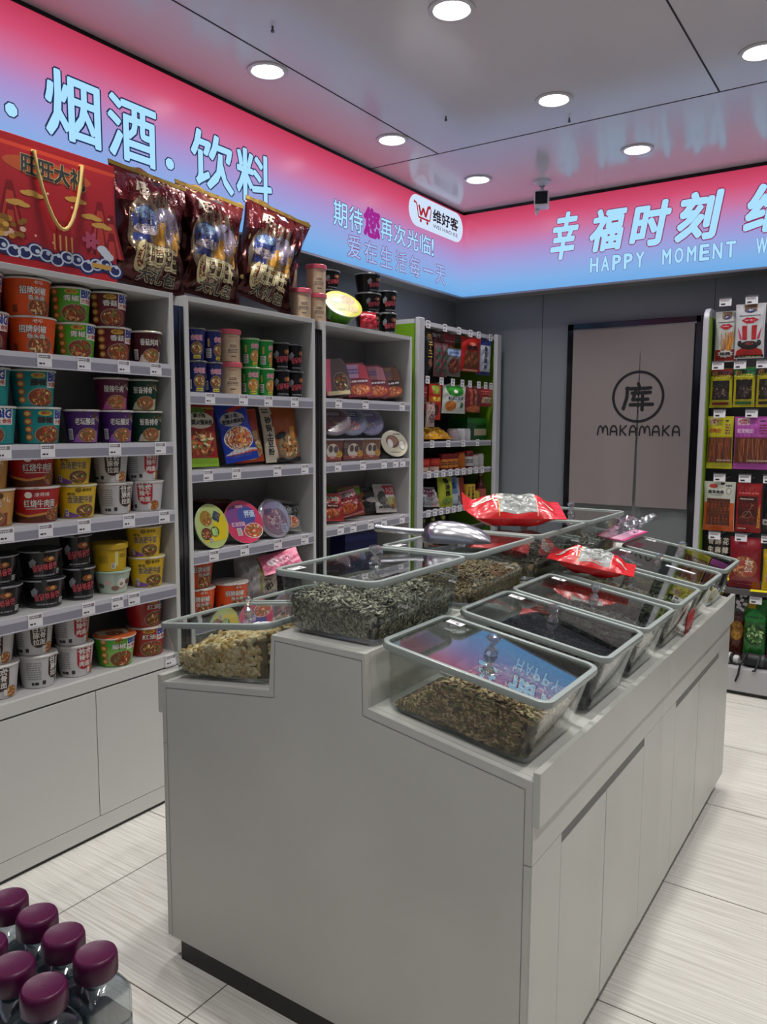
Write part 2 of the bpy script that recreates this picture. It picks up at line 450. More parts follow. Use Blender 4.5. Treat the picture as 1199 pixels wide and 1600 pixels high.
# trolley mark: a W standing in a cart outline with two wheels
a.line([(4.20, 2.872), (4.225, 2.868), (4.25, 2.79), (4.385, 2.79)], .011, RED, 2)
a.line([(4.385, 2.79), (4.402, 2.865)], .009, RED, 2)
a.line([(4.252, 2.862), (4.277, 2.805), (4.305, 2.852), (4.333, 2.805), (4.365, 2.872), (4.395, 2.872)], .019, RED, 2.5)
a.ell(4.275, 2.773, .012, .011, RED, 2, 14); a.ell(4.355, 2.773, .012, .011, RED, 2, 14); a.ell(4.20, 2.872, .009, .009, RED, 2, 10)
a.text('维好客', 4.425, 2.80, 4.755, 2.878, DK, 2, .035)
a.text('WEI HAO KE', 4.425, 2.762, 4.75, 2.785, DK, 2, .0)
sign_text('logo_plate', a, lf, t)

t = thing('lightbox_sign', 'pink to blue backlit sign with white calligraphy across the back wall', 'sign', (0, 0, 0))
b = MB(); b.box((XFa, YFa+.004, ZB), (XR, YW, ZT), C('7E7E80', .5)); b.box((XFa, YFa+.012, ZT), (XR, YW, ZC), DARKTRIM)
b.box((XFa, YFa, ZB-.012), (XR, YFa+.02, ZB), C('9DA3AB', .35, .6)); b.build('housing', t)
b = MB(); b.add([(XFa, YFa, ZB), (XR, YFa, ZB), (XR, YFa, ZT), (XFa, YFa, ZT)], [(0, 1, 2, 3)], SIGNM); b.box((XFa, YFa+.0001, ZB), (XR, YFa+.004, ZT), C('E8E8EA'))
b.build('lit_face', t)
bf = lambda u, v, l: (u, YFa-.0004-l, v)
for ch, x0, x1, z0, z1 in (('幸', -1.975, -1.822, 2.56, 2.836), ('福', -1.722, -1.532, 2.582, 2.818), ('时', -1.465, -1.268, 2.58, 2.818), ('刻', -1.20, -.993, 2.58, 2.832), ('维', -.835, -.61, 2.58, 2.82), ('好', -.53, -.30, 2.58, 2.82), ('客', -.22, .01, 2.58, 2.82)):
    letter(ch, x0, z0, x1, z1, bf, t, LETTER, .045, PINKOUT, .026, skew=.16, name='brush_letter')
for s_, x0, x1 in (('HAPPY', -1.735, -1.385), ('MOMENT', -1.30, -.88), ('WEIHAOKE', -.795, -.16)):
    for i, ch in enumerate(s_):
        wd = (x1-x0)/len(s_); sl = .012 if ch == 'I' else 0
        letter(ch, x0+i*wd+.011+sl, 2.456, x0+(i+1)*wd-.012-sl, 2.541, bf, t, LETTER, .035, glow('6A4A9A', .35, 'letter_outline_violet'), .026)

# ------------------------------------------------------------------ ceiling camera
t = thing('security_camera', 'small white security camera under ceiling in front of calligraphy sign', 'camera', (-1.914, 4.499, ZC), (0, 0, R(20)))
b = MB(); b.lathe([(.0005, -.001), (.05, -.001), (.05, -.01), (.03, -.022), (.016, -.03)], C('D9D9DC', .3), 24); b.build('base', t)
b = MB(); b.tube([(0, 0, -.02), (0, .0, -.055), (.0, -.01, -.075)], .013, C('D9D9DC', .3)); b.build('arm', t)
b = MB(); b.box((-.042, -.07, -.155), (.042, .045, -.068), C('D2D2D6', .3)); b.box((-.042, .0, -.175), (-.012, .03, -.155), C('D2D2D6', .3)); b.build('body', t, bevel=.01)
b = MB(); b.box((-.035, -.074, -.148), (.035, -.0695, -.078), C('0B0B0E', .15)); b.build('lens_face', t, bevel=.004)
b = MB(); b.tube([(-.03, .02, -.16), (-.03, .02, -.19)], [.012, .004], C('D9D9DC', .3)); b.build('antenna', t)

# ------------------------------------------------------------------ door with curtain
DX0, DX1, DZ = -1.93, -1.095, 2.172
b = MB()
b.box((DX0, YW-.03, 0), (DX0+.042, YW, DZ), DARKTRIM); b.box((DX1-.03, YW-.03, 0), (DX1+.012, YW, DZ), DARKTRIM); b.box((DX0, YW-.03, DZ-.042), (DX1, YW, DZ), DARKTRIM)
struct(b.build('trim_1', None, bevel=.003), 'glossy black door frame around the curtain', 'door frame')
b = MB(); b.box((DX0+.042, YW-.008, 0), (DX1-.03, YW-.001, DZ-.042), C('767A7C', .5)); struct(b.build('door_1'), 'grey store door behind the curtain', 'door')
CLOTH = noise_mat('taupe_linen', [(.35, '877E7D'), (.65, '918887')], 900, rough=.9, bump=.08, spec=.1)
t = thing('door_curtain', 'split taupe door curtain with black ring emblem in the store doorway', 'curtain', (-1.46, YW-.028, 2.128))
def cy(x, z): return -.010-.006*math.sin(x*23+1.2)*(.25+(2.128-z)*.6)-.004*math.sin(x*9+z*3)
gap = lambda z: 0 if z > 1.97 else .0085*((1.97-z)/.97)**.8+.0015
def half(side):
    b = MB(); nx, nz = 22, 40; loops = []
    for k in range(nz+1):
        z = 2.128-1.118*k/nz
        sl = -1.449-.004*(2.128-z); g = gap(z)
        x0, x1 = (-1.885, sl-g) if side < 0 else (sl+g, -1.128)
        loops.append([(x0+(x1-x0)*i/nx+1.46, cy(x0+(x1-x0)*i/nx, z), z-2.128+(.012*math.sin(x0) if k == nz else 0)) for i in range(nx+1)])
    loops2 = [[(x, y+.003, z) for x, y, z in l] for l in loops]
    b.loft(loops[::-1], CLOTH, False, smooth=True); b.loft(loops2, CLOTH, False, smooth=True)
    b.build('curtain_panel', t)
half(-1); half(1)
a = Art(); CB = C('17161A', .8)
a.ring(-1.452, 1.694, .163, .163, .016, CB, 1, 64)
# the storeroom character built from its strokes
for pts in ([(-1.525, 1.745), (-1.425, 1.745), (-1.375, 1.748)], [(-1.52, 1.75), (-1.523, 1.69), (-1.542, 1.62)], [(-1.453, 1.776), (-1.446, 1.755)], [(-1.49, 1.716), (-1.375, 1.72)], [(-1.466, 1.742), (-1.485, 1.676), (-1.39, 1.678)], [(-1.50, 1.644), (-1.36, 1.646)], [(-1.424, 1.70), (-1.424, 1.612)]):
    a.line(pts, .021, CB, 1)
    for p in pts: a.ell(p[0], p[1], .0105, .0105, CB, 1, 12)
def glyph(ch, x, w_):
    z0, z1 = 1.452, 1.512; L_ = lambda *p: (a.line([(x+q[0]*w_, z0+q[1]*(z1-z0)) for q in p], .0095, CB, 1), [a.ell(x+q[0]*w_, z0+q[1]*(z1-z0), .0047, .0047, CB, 1, 8) for q in p])
    if ch == 'M': L_((.02, .0), (.1, .75), (.25, .98), (.42, .8), (.5, .25), (.58, .8), (.75, .98), (.9, .75), (.98, 0))
    if ch == 'A': L_((.1, 0), (.14, .6), (.3, .92), (.5, 1), (.7, .92), (.86, .6), (.9, 0)); L_((.14, .38), (.86, .38))
    if ch == 'K': L_((.15, 0), (.15, 1)); L_((.85, 1), (.3, .5), (.85, 0))
x = -1.703
for ch in 'MAKA': 
    w_ = {'M': .072, 'A': .052, 'K': .052}[ch]; glyph(ch, x, w_); x += w_+.008
x = -1.438
for ch in 'MAKA':
    w_ = {'M': .072, 'A': .052, 'K': .052}[ch]; glyph(ch, x, w_); x += w_+.008
b = MB(); a.stamp(b, lambda u, v, l: (u+1.46, cy(u, v)-.0012-l, v-2.128), .02); b.build('printed_emblem', t)
b = MB(); b.tube([(-.43, .002, .003), (.34, .002, .003)], .006, C('6E6A6C', .4)); b.build('curtain_rod', t)

# ------------------------------------------------------------------ stepped display island (two modules)
IX0, IX1 = -1.655, -.572          # sides
PROFILE = [(IX0, .066), (IX1, .066), (IX1, .809), (-.968, .874), (-.976, .998), (-1.255, .998), (-1.265, .858), (IX0, .805)]
TR = math.atan2(.065, .396); TL = R(7.8)
def island(y0, y1, name_lab, ends, stiles):
    t = thing('display_counter', name_lab, 'counter', ((IX0+IX1)/2, (y0+y1)/2, 0)); ox, oy = (IX0+IX1)/2, (y0+y1)/2
    Mt = Matrix.Translation((-ox, -oy, 0))
    b = MB(); ins = .02
    b.loft([[(x, y, z) for x, z in PROFILE] for y in (y0+(.018 if ends == 'near' else 0), y1-(.018 if ends == 'far' else 0))], COUNTER, True, True, True, M=Mt)
    b.build('carcass', t)
    b = MB(); ye = y0 if ends == 'near' else y1-.018
    b.loft([[(x, y, z) for x, z in PROFILE] for y in (ye, ye+.018)], COUNTER, True, True, True, M=Mt)
    o = b.build('end_panel', t, bevel=.0015)
    b = MB(); e = ye-.0006 if ends == 'near' else ye+.0186       # thin joint lines of the edge banding on the end
    if ends == 'near':
        a = Art(); w_ = .0014
        a.line([(IX0+.014, .066), (IX0+.014, .79), (-1.248, .842), (-1.243, .985), (-.985, .981), (-.982, .855), (IX1-.016, .79), (IX1-.016, .066)], w_, C('77777A', .6), 1)
        a.line([(IX1-.016, .633), (IX1, .633)], w_, C('77777A', .6), 1); a.line([(IX0, .633), (IX0+.014, .633)], w_, C('77777A', .6), 1)
        a.stamp(b, lambda u, v, l: (u, e, v), 0); b2 = MB(); b2.v = [tuple(Mt @ Vector(v)) for v in b.v]; b2.f, b2.fm, b2.mats, b2.sm = b.f, b.fm, b.mats, b.sm
        b2.build('edge_joint', o)
    b = MB(); b.box((IX0+.037, y0+.011 if ends == 'near' else y0, 0), (IX1-.04, y1 if ends == 'near' else y1-.02, .066), BLACKM, Mt); b.build('plinth', t)
    # apron boards standing proud along both long sides
    for sgn, xs in ((1, IX1), (-1, IX0)):
        xa, xb = (xs, xs+.016) if sgn > 0 else (xs-.020, xs)
        b = MB(); zt = .829 if sgn > 0 else .822
        b.box((xa, y0, .715), (xb, y1, zt), COUNTER, Mt); b.build('apron_board', t, bevel=.0015)
        s0, d0, d1, d2 = stiles
        xo = xs+sgn*.0005
        fr = MB(); xi = xs+sgn*.003; lo_, hi_ = min(xs, xi), max(xs, xi)
        fr.box((lo_, y0, .635), (hi_, y1, .715), COUNTER, Mt)
        fr.box((lo_, y0, .066), (hi_, s0-.0015, .6335), COUNTER, Mt); fr.box((lo_, d2+.0015, .066), (hi_, y1, .6335), COUNTER, Mt)
        fr.build('face_frame', t)
        g = MB(); g.box((min(xs, xs+sgn*.0008), s0-.0015, .066), (max(xs, xs+sgn*.0008), d2+.0015, .635), C('6F6F6C', .6), Mt); g.build('grip_groove', t)
        for (a0, a1) in ((s0, d0-.0018), (d0+.0018, d2)):
            d = MB(); d.box((min(xs, xi), a0, .068), (max(xs, xi), a1, .609), COUNTER, Mt)
            d.build('door', t)
    return t
YI = 1.374
island(YI, 2.36, 'near half of white stepped display island, with the plain end panel', 'near', (1.532, 1.832, 0, 2.158))
island(2.36, 3.385, 'far half of white stepped display island, beyond the vertical joint', 'far', (2.515, 2.845, 0, 3.18))

# ------------------------------------------------------------------ clear bulk bins
def rrect(w_, d_, r, z, n=5):
    pts = []
    for cx, cy_, a0 in ((w_/2-r, d_/2-r, 0), (-w_/2+r, d_/2-r, 90), (-w_/2+r, -d_/2+r, 180), (w_/2-r, -d_/2+r, 270)):
        for k in range(n+1):
            q = R(a0+90*k/n); pts.append((cx+r*math.cos(q), cy_+r*math.sin(q), z))
    return pts
BW, BD, BH = .405, .305, .15        # long side, short side, height
def make_bin(tall=BH, flare=.022, sticker=(-.155, .115), knob=True):
    t = thing('bulk_bin', '', 'food bin')
    b = MB()
    w0, d0, w1, d1 = BW-2*flare-.02, BD-2*flare*.6-.02, BW-.02, BD-.014
    out = [rrect(w0-.02, d0-.02, .012, .0), rrect(w0, d0, .018, .008), rrect(w1, d1, .026, tall)]
    inn = [rrect(w1-.005, d1-.005, .024, tall), rrect(w0-.005, d0-.005, .016, .010), rrect(w0-.03, d0-.03, .01, .004)]
    b.loft(out, CLEAR, True, True, False, True); b.loft(inn, CLEAR, True, False, True, True); b.loft([out[-1], inn[0]], CLEAR)
    b.build('bin_body', t)
    l = MB(); z = tall+.004
    l.loft([rrect(BW-.012, BD-.012, .026, z), rrect(BW-.012, BD-.012, .026, z+.0012)], LIDPANE, True, True, True)
    lid = l.build('lid_pane', t)
    f = MB(); c = rrect(BW-.012, BD-.012, .026, 0, 6); loops = []
    prof = [(.006, -.010), (.008, -.004), (.006, .004), (.0, .006), (-.006, .004), (-.006, -.004), (-.002, -.010)]
    for dx, dz in prof+prof[:1]:
        loops.append(rrect(BW-.012+2*dx, BD-.012+2*dx, .026+dx, z+dz, 6))
    f.loft(loops[::-1], RIM, True, smooth=True); f.build('lid_frame', lid)
    if knob:
        k = MB(); k.lathe([(.0005, 0), (.017, 0), (.019, .004), (.015, .013), (.008, .022), (.007, .027), (.011, .034), (.018, .043), (.0195, .047), (.016, .053), (.008, .056), (.0005, .056)], CRYSTAL, 10, Matrix.Translation((0, 0, z+.0013)) @ Matrix.Scale(.84, 4), False)
        k.build('knob', lid)
    if sticker:
        s = MB(); x, y = sticker; s.box((x-.021, y-.012, z+.0013), (x+.021, y+.012, z+.0019), PAPER)
        a = Art().bars(x-.017, y+.001, x+.012, y+.008, INK, 2).rect(x+.004, y-.009, x+.012, y-.003, INK, 2)
        a.stamp(s, lambda u, v, l: (u, v, z+.0019+l)); s.build('price_sticker', lid)
    return t
bin_a = make_bin()
def slope_R(x, y, s=0): # frame on the right-hand slope
    xc = x; z = .874-(x+.968)*math.tan(TR)
    return (xc, y, z+.0012), (0, TR, 0)
def slope_L(x, y):
    z = .858+(x+1.265)*math.tan(TL)
    return (x, y, z+.0012), (0, -TL, 0)
bins = []
RB = [(1.535, 'front bin of the right slope, mirroring the sign in its lid'), (1.893, 'bin of dark flat seeds, second from front on right slope'), (2.213, 'third bin from front on right slope, holding grey seeds'),
      (2.557, 'fourth bin on right slope, the red seed bag lying on its lid'), (2.905, 'fifth bin on right slope, white tag across its lid'), (3.262, 'farthest bin on right slope, nearly empty, by the counter end')]
first = True
for y, lab in RB:
    loc, rot = slope_R(-.772, y)
    lab = 'clear lidded ' + lab
    if first:
        o = bin_a; o.location = loc; o.rotation_euler = rot; o['label'] = lab; o['group'] = 'clear bulk bins on the island'; first = False
    else: o = dup(bin_a, loc, rot, lab, 'clear bulk bins on the island')
    bins.append(o)
MBIN = [(1.608, 'clear lidded bin of striped sunflower seeds on the top step, nearest'), (2.068, 'clear lidded bin on the top step with the steel scoop lying on it'), (2.53, 'clear lidded bin on the top step under the upper red seed bag'), (2.988, 'farthest clear lidded bin on the top step, before the curtain')]
for y, lab in MBIN:
    o = dup(bin_a, (-1.112, y, .9992), (0, 0, PI/2), lab, 'clear bulk bins on the island'); o.scale = (1.1, 1, 1); bins.append(o)
LB = [(1.535, 'clear lidded bin of peanuts on the left slope, nearest'), (1.865, 'clear lidded bin on left slope just behind the peanut bin'), (2.195, 'third clear lidded bin along left slope, behind the top step')]
for y, lab in LB:
    loc, rot = slope_L(-1.461, y); bins.append(dup(bin_a, loc, (0, TL, PI), lab, 'clear bulk bins on the island'))

# ------------------------------------------------------------------ loose seeds and nuts filling the bins
def seed_shape(L, W, T, seg=6, two=False):
    prof = [(-.5, .02), (-.36, .62), (-.12, 1), (.14, .86), (.36, .45), (.5, .03)]
    if two: prof = [(-.5, .1), (-.42, .7), (-.25, 1), (-.02, .72), (.22, .95), (.42, .65), (.5, .1)]
    vs = []; fs = []
    for x, r in prof:
        for k in range(seg):
            a = 2*PI*k/seg; vs.append((x*L, r*W/2*math.cos(a), r*T/2*math.sin(a)))
    n = len(prof)
    for i in range(n-1):
        for k in range(seg): fs.append((i*seg+k, i*seg+(k+1) % seg, (i+1)*seg+(k+1) % seg, (i+1)*seg+k))
    return np.array(vs), np.array(fs)
def heap(bin_o, label, cat, name, shape, mats, fillmat, hf, n_top, n_side, seed, tilt=.45, sides=((0, -1), (1, 0)), flare=.022, tall=BH):
    rng = np.random.default_rng(seed)
    w0, d0, w1, d1 = BW-2*flare-.030, BD-2*flare*.6-.030, BW-.031, BD-.025
    def rc(x, y, hx, hy, r=.027):
        dx, dy = max(abs(x)-(hx-r), 0), max(abs(y)-(hy-r), 0); d = math.hypot(dx, dy)
        if dx > 0 and dy > 0 and d > r:
            x = math.copysign(hx-r+dx*r/d, x); y = math.copysign(hy-r+dy*r/d, y)
        return x, y
    half_ = lambda z: ((w0+(w1-w0)*z/tall)/2, (d0+(d1-d0)*z/tall)/2)
    nx, ny = 24, 18; V = []; F = []; FM = []
    def H(u, v): return float(np.clip(hf(u, v), .014, tall-.012))
    for j in range(ny+1):
        for i in range(nx+1):
            u, v = -1+2*i/nx, -1+2*j/ny; z = H(u, v); hx, hy = half_(z)
            V.append((*rc(u*(hx-.003), v*(hy-.003), hx-.003, hy-.003), z-.003))
    top = lambda i, j: j*(nx+1)+i
    for j in range(ny):
        for i in range(nx): F.append((top(i, j), top(i+1, j), top(i+1, j+1), top(i, j+1)))
    ringi = [top(i, 0) for i in range(nx)]+[top(nx, j) for j in range(ny)]+[top(i, ny) for i in range(nx, 0, -1)]+[top(0, j) for j in range(ny, 0, -1)]
    o0 = len(V); hx, hy = half_(.012)
    for q in ringi:
        x, y, z = V[q]; hx2, hy2 = half_(z); V.append((x/(hx2)*hx, y/(hy2)*hy, .0125))
    m_ = len(ringi)
    for k in range(m_): F.append((ringi[k], o0+k, o0+(k+1) % m_, ringi[(k+1) % m_]))
    F.append(tuple(o0+k for k in range(m_-1, -1, -1)))
    FM = [0]*len(F)
    sv, sf = shape; mg = sv[:, 0].max()*.85+.001; sd = max(.001, sv[:, 1].max()*.95-.0015)
    VV = [np.array(V)]; off = len(V)
    def put(P, axes, mat):
        nonlocal off
        VV.append(sv @ axes + P); F.extend((sf+off).tolist()); FM.extend([mat]*len(sf)); off += len(sv)
    for _ in range(n_top):
        u, v = rng.uniform(-.97, .97, 2); z = H(u, v); hx, hy = half_(z)
        e = .03; dzx = (H(u+e, v)-H(u-e, v))/(2*e*hx); dzy = (H(u, v+e)-H(u, v-e))/(2*e*hy)
        nrm = np.array([-dzx, -dzy, 1.0])+rng.normal(0, tilt, 3); nrm /= np.linalg.norm(nrm)
        a = rng.uniform(0, 2*PI); t = np.array([math.cos(a), math.sin(a), 0]); t -= nrm*(t@nrm); t /= np.linalg.norm(t)
        s_ = rng.uniform(.8, 1.15)
        put(np.array([*rc(u*(hx-mg), v*(hy-mg), hx-mg, hy-mg), z+rng.uniform(-.003, .003)]), np.array([t, np.cross(nrm, t), nrm])*s_, 1+rng.integers(len(mats)))
    for (sx, sy) in sides:
        for _ in range(n_side):
            q = rng.uniform(-.84, .84); u, v = (sx, q) if sx else (q, sy)
            zt = H(u*.98, v*.98); an = rng.normal(0, .7); zb = .014+abs(math.sin(an))*sv[:, 0].max()*.9; z = rng.uniform(zb, max(zb+.002, zt)); hx, hy = half_(z)
            if sx: P = np.array([sx*(hx-sd), q*(hy-.006), z]); nrm = np.array([sx, 0, 0.]); a_ = np.array([0, 1., 0])
            else: P = np.array([q*(hx-.006), sy*(hy-sd), z]); nrm = np.array([0, sy, 0.]); a_ = np.array([1., 0, 0])
            t = math.cos(an)*a_+math.sin(an)*np.array([0, 0, 1.])
            nn = nrm+rng.normal(0, .15, 3); nn -= t*(nn@t); nn /= np.linalg.norm(nn)
            put(P, np.array([t, np.cross(nn, t), nn]), 1+rng.integers(len(mats)))
    me = bpy.data.meshes.new(name); me.from_pydata(np.concatenate(VV).tolist(), [], F)
    me.materials.append(fillmat)
    for m2 in mats: me.materials.append(m2)
    me.polygons.foreach_set('material_index', FM); me.polygons.foreach_set('use_smooth', [True]*len(FM)); me.update()
    o = bpy.data.objects.new(name, me); COL.objects.link(o); o.location = bin_o.location; o.rotation_euler = bin_o.rotation_euler; o.scale = bin_o.scale
    tag(o, label, cat, None, 'stuff'); return o
sun = seed_shape(.022, .0075, .0045)
stripe = [C('C4BFAA', .6), C('8C8878', .6), C('35332C', .6), C('A7A28E', .6), C('4E4B41', .6), C('6E6A5C', .6)]
greyd = noise_mat('seed_mass_grey', [(.3, '2A2926'), (.55, '55524A'), (.75, '8F8A7B')], 110, (1, 1, .5), .7, voronoi=True)
brownd = noise_mat('seed_mass_brown', [(.3, '2F2418'), (.6, '5E4A32'), (.8, '8C7450')], 110, (1, 1, .5), .7, voronoi=True)
brown = [C('A08560', .55), C('7C6242', .55), C('5A4630', .55), C('C2A97E', .55), C('6B6B3A', .55)]
green = [C('7E8468', .6), C('A3A58A', .6), C('5F644E', .6), C('8E8A70', .6), C('4B4E42', .6)]
tan = [C('B39C74', .6), C('8B7757', .6), C('9A8A6E', .6), C('6A5A42', .6)]
wav = lambda u, v, k: .004*math.sin(7*u+k)*math.sin(5*v+2*k)
heap(bins[0], 'brown roasted sunflower seeds heaped in the front right bin', 'seeds', 'sunflower_seeds', sun, brown, brownd, lambda u, v: .018+.075*max(0, min(1, (u+.62)/.35))*(1-.12*v)+.01*math.sin(2*u+1)+wav(u, v, 1), 1900, 900, 1)
heap(bins[1], 'flat layer of near-black seeds in second bin of right slope', 'seeds', 'black_seeds', seed_shape(.012, .006, .004), [C('141417', .4), C('202024', .4), C('0D0D10', .35)], C('121215', .5), lambda u, v: .088+wav(u, v, 2)*.5, 2200, 300, 2, .25)
heap(bins[2], 'grey sunflower seeds in third bin of right slope', 'seeds', 'sunflower_seeds', sun, [C('8A8D84', .55), C('5C5F5A', .55), C('3C3E3B', .55), C('70736A', .55)], greyd, lambda u, v: .095+wav(u, v, 3), 1700, 400, 3)
heap(bins[3], 'grey-green sunflower seeds in fourth bin, below the red seed bag', 'seeds', 'sunflower_seeds', sun, green, greyd, lambda u, v: .105+wav(u, v, 4), 1700, 400, 4)
heap(bins[4], 'mixed green seeds in fifth bin of right slope', 'seeds', 'sunflower_seeds', sun, green+[C('9C9A3E', .6)], greyd, lambda u, v: .10+.012*u+wav(u, v, 5), 1600, 300, 5)
heap(bins[5], 'small pile of cream seeds in corner of farthest right bin', 'seeds', 'pale_seeds', seed_shape(.014, .009, .007), [C('E6D9B8', .6), C('D8C79C', .6), C('EFE6CC', .6)], C('D9CCA8', .7), lambda u, v: .014+.07*max(0, (u-.45)/.55)*max(0, (.3-v)/1.3), 900, 500, 6)
heap(bins[6], 'black and white striped sunflower seeds in nearest top-step bin', 'seeds', 'sunflower_seeds', seed_shape(.0265, .0068, .0042), stripe, greyd, lambda u, v: .082+.010*math.sin(1.7*v+.6)+.010*math.cos(2*u)+wav(u, v, 1)*1.5, 2300, 1300, 7, .5, ((-1, 0), (0, -1)))
heap(bins[7], 'tan sunflower seeds in top-step bin under the steel scoop', 'seeds', 'sunflower_seeds', sun, tan, brownd, lambda u, v: .055+.014*math.sin(2*u)+wav(u, v, 6), 1300, 600, 8, .5, ((0, -1),))
heap(bins[8], 'dark brown seeds in top-step bin under the red bag', 'seeds', 'melon_seeds', sun, [C('5A5148', .5), C('3E3833', .5), C('77695A', .5)], brownd, lambda u, v: .06+wav(u, v, 7), 1100, 500, 9, .5, ((0, -1),))
heap(bins[9], 'dark seeds in the farthest top-step bin', 'seeds', 'melon_seeds', sun, [C('4A4540', .5), C('2E2B29', .5), C('6B6258', .5)], greyd, lambda u, v: .06+wav(u, v, 8), 900, 400, 10, .5, ((0, -1),))
nuts = [C('D3B988', .7), C('C2A468', .7), C('E2D0A6', .7), C('B2935A', .7), C('CFC09A', .7)]
heap(bins[10], 'unshelled peanuts filling the nearest left bin', 'peanuts', 'peanuts', seed_shape(.036, .0155, .0145, 8, True), nuts, noise_mat('peanut_mass', [(.3, '3E3018'), (.7, '6B5630')], 40, rough=.8), lambda u, v: .102-.026*u-.012*v+wav(u, v, 9)*2, 430, 200, 11, .35, ((1, 0), (0, 1), (-1, 0)))
heap(bins[11], 'peanuts in the second bin of the left slope', 'peanuts', 'peanuts', seed_shape(.036, .0165, .0155, 6, True), nuts, C('8A7244', .8), lambda u, v: .06+wav(u, v, 3), 300, 60, 12, .6)
heap(bins[12], 'sunflower seeds in the third bin of the left slope', 'seeds', 'sunflower_seeds', sun, stripe, greyd, lambda u, v: .06+wav(u, v, 3), 300, 60, 13, .6)

# ------------------------------------------------------------------ bags: a pillow of film with printed art
def pillow(w_, h_, t_, seal=.018, wr=.0025, seed=0, crimp=True, top_open=False):
    rnd = random.Random(seed); ph = [rnd.uniform(0, 6.28) for _ in range(6)]
    def th(u, v):
        a = max(0, 1-abs(2*u/w_)**2.6); s_ = min(1, max(0, (v-seal)/(.22*h_))); e = min(1, max(0, (h_-seal-v)/(.22*h_)))
        s_ = math.sin(s_*PI/2); e = math.sin(e*PI/2)
        base = .0012+t_/2*a**.6*s_*e
        k = wr*math.sin(38*u/w_*1.3+9*v/h_+ph[0])*math.sin(11*v/h_+ph[1])+wr*.7*math.sin(16*u/w_+ph[2]-21*v/h_)
        return base+k*min(1, base/.01)*.7
    return th
def bag(name, w_, h_, t_, film, art, seal=.018, wr=.0025, seed=0, parent=None, pinch=0.05, rough=None, lean=None, nu=24, nv=30, loc=None, rot=None, crimpm=None, maxe=.012):
    """film bag standing on local z=0, front to local -Y; side edges pinch in a little"""
    th = pillow(w_, h_, t_, seal, wr, seed)
    pn = lambda v: 1-pinch*math.sin(PI*min(1, max(0, v/h_)))
    bend = lean or (lambda u, v: 0)
    zig = lambda u, v: 0
    F_ = lambda u, v, l: (u*pn(v), -th(u, v)-l+bend(u, v), v)
    B_ = lambda u, v, l: (u*pn(v), th(u, v)+l+bend(u, v), v)
    b = MB()
    fr = [[F_(-w_/2+w_*i/nu, h_*j/nv, 0) for i in range(nu+1)] for j in range(nv+1)]
    bk = [[B_(-w_/2+w_*i/nu, h_*j/nv, 0) for i in range(nu+1)] for j in range(nv+1)]
    b.loft(fr, film, False, smooth=True); b.loft(bk[::-1], film, False, smooth=True)
    b.loft([[q[0] for q in fr], [q[0] for q in bk]], film, False); b.loft([[q[-1] for q in bk], [q[-1] for q in fr]], film, False)
    b.loft([fr[0][::-1], bk[0][::-1]], film, False); b.loft([fr[-1], bk[-1]], film, False)
    if art: art.stamp(b, lambda u, v, l: F_(u, v, l+.0005), maxe, .0003)
    return b.build(name, parent, loc, rot)
def filmC(h, rough=.28): return C(h, rough, 0, 0, .6)

# ------------------------------------------------------------------ shelving cabinets along the left wall
XS, XBK = -2.377, -2.69
def price_tag_mesh():
    b = MB(); b.box((0, -.026, -.044), (.0018, .026, .004), PAPER)
    a = Art().bars(-.022, -.012, .016, .0, C('5A565E', .6), 2, 1, 5).bars(-.02, -.034, .002, -.024, INK, 1, 1, 2).rect(.012, -.012, .022, .0, C('8A7A80', .6), 1).rect(-.024, -.041, .024, -.039, C('A8A5AE', .6), 1)
    a.stamp(b, lambda u, v, l: (.0018+l, u, v)); return b.mesh('price_tag')
TAGM = price_tag_mesh()
def cabinet(y0, y1, lab, deck, shelves, doors=True):
    t = thing('display_cabinet', lab, 'cabinet', (XS, (y0+y1)/2, 0), group='white shelving cabinets along the left wall')
    Mt = Matrix.Translation((-XS, -(y0+y1)/2, 0)); P = .019
    for (a, c) in ((y0, y0+P), (y1-P, y1)):
        b = MB(); b.box((XBK, a, .015), (XS, c, 2.003), WHITE_IN, Mt); b.box((XS, a, .015), (XS+.001, c, 2.003), WHITE, Mt); b.build('side_panel', t, bevel=.001)
    b = MB(); b.box((XBK, y0+P, .015), (XBK+.008, y1-P, 1.985), C('8F8F90', .55), Mt); b.build('back_panel', t)
    b = MB(); b.box((XBK, y0+P, 1.983), (XS, y1-P, 2.003), WHITE_IN, Mt); b.build('top_panel', t, bevel=.001)
    for k, (z, tags) in enumerate([(deck, shelves.get(deck, []))]+[(z, tg) for z, tg in shelves.items() if z != deck]):
        b = MB(); b.box((XBK+.008, y0+P, z-.020), (XS-.004, y1-P, z), WHITE_IN, Mt)
        sh = b.build('shelf', t)
        b = MB()
        b.box((XS-.004, y0+P, z-.046), (XS+.001, y1-P, z+.001), STRIP_L, Mt); b.box((XS+.001, y0+P, z-.043), (XS+.0025, y1-P, z-.016), STRIP, Mt)
        b.box((XS-.004, y0+P, z-.048), (XS+.004, y1-P, z-.044), STRIP_L, Mt)
        if z > .65: b.build('price_rail', sh)
        for y in tags:
            link('price_tag', TAGM, sh, (.0026, y-(y0+y1)/2, z-.003))
    if doors:
        b = MB(); b.box((XS-.02, y0+P, .555), (XS+.001, y1-P, .601), WHITE, Mt); b.box((XS-.012, y0+P, .548), (XS-.002, y1-P, .556), SEAM, Mt); b.build('deck_edge', t)
        ym = (y0+y1)/2
        for (a, c) in ((y0+.002, ym-.0015), (ym+.0015, y1-.002)):
            b = MB(); b.box((XS-.02, a, .077), (XS+.001, c, .5475), WHITE, Mt); b.build('door', t, bevel=.001)
    b = MB(); b.box((XBK, y0, .014), (XS, y1, .075), WHITE, Mt); b.box((XBK, y0+.002, 0), (XS-.006, y1-.002, .014), BLACKM, Mt); b.build('plinth', t)
    return t
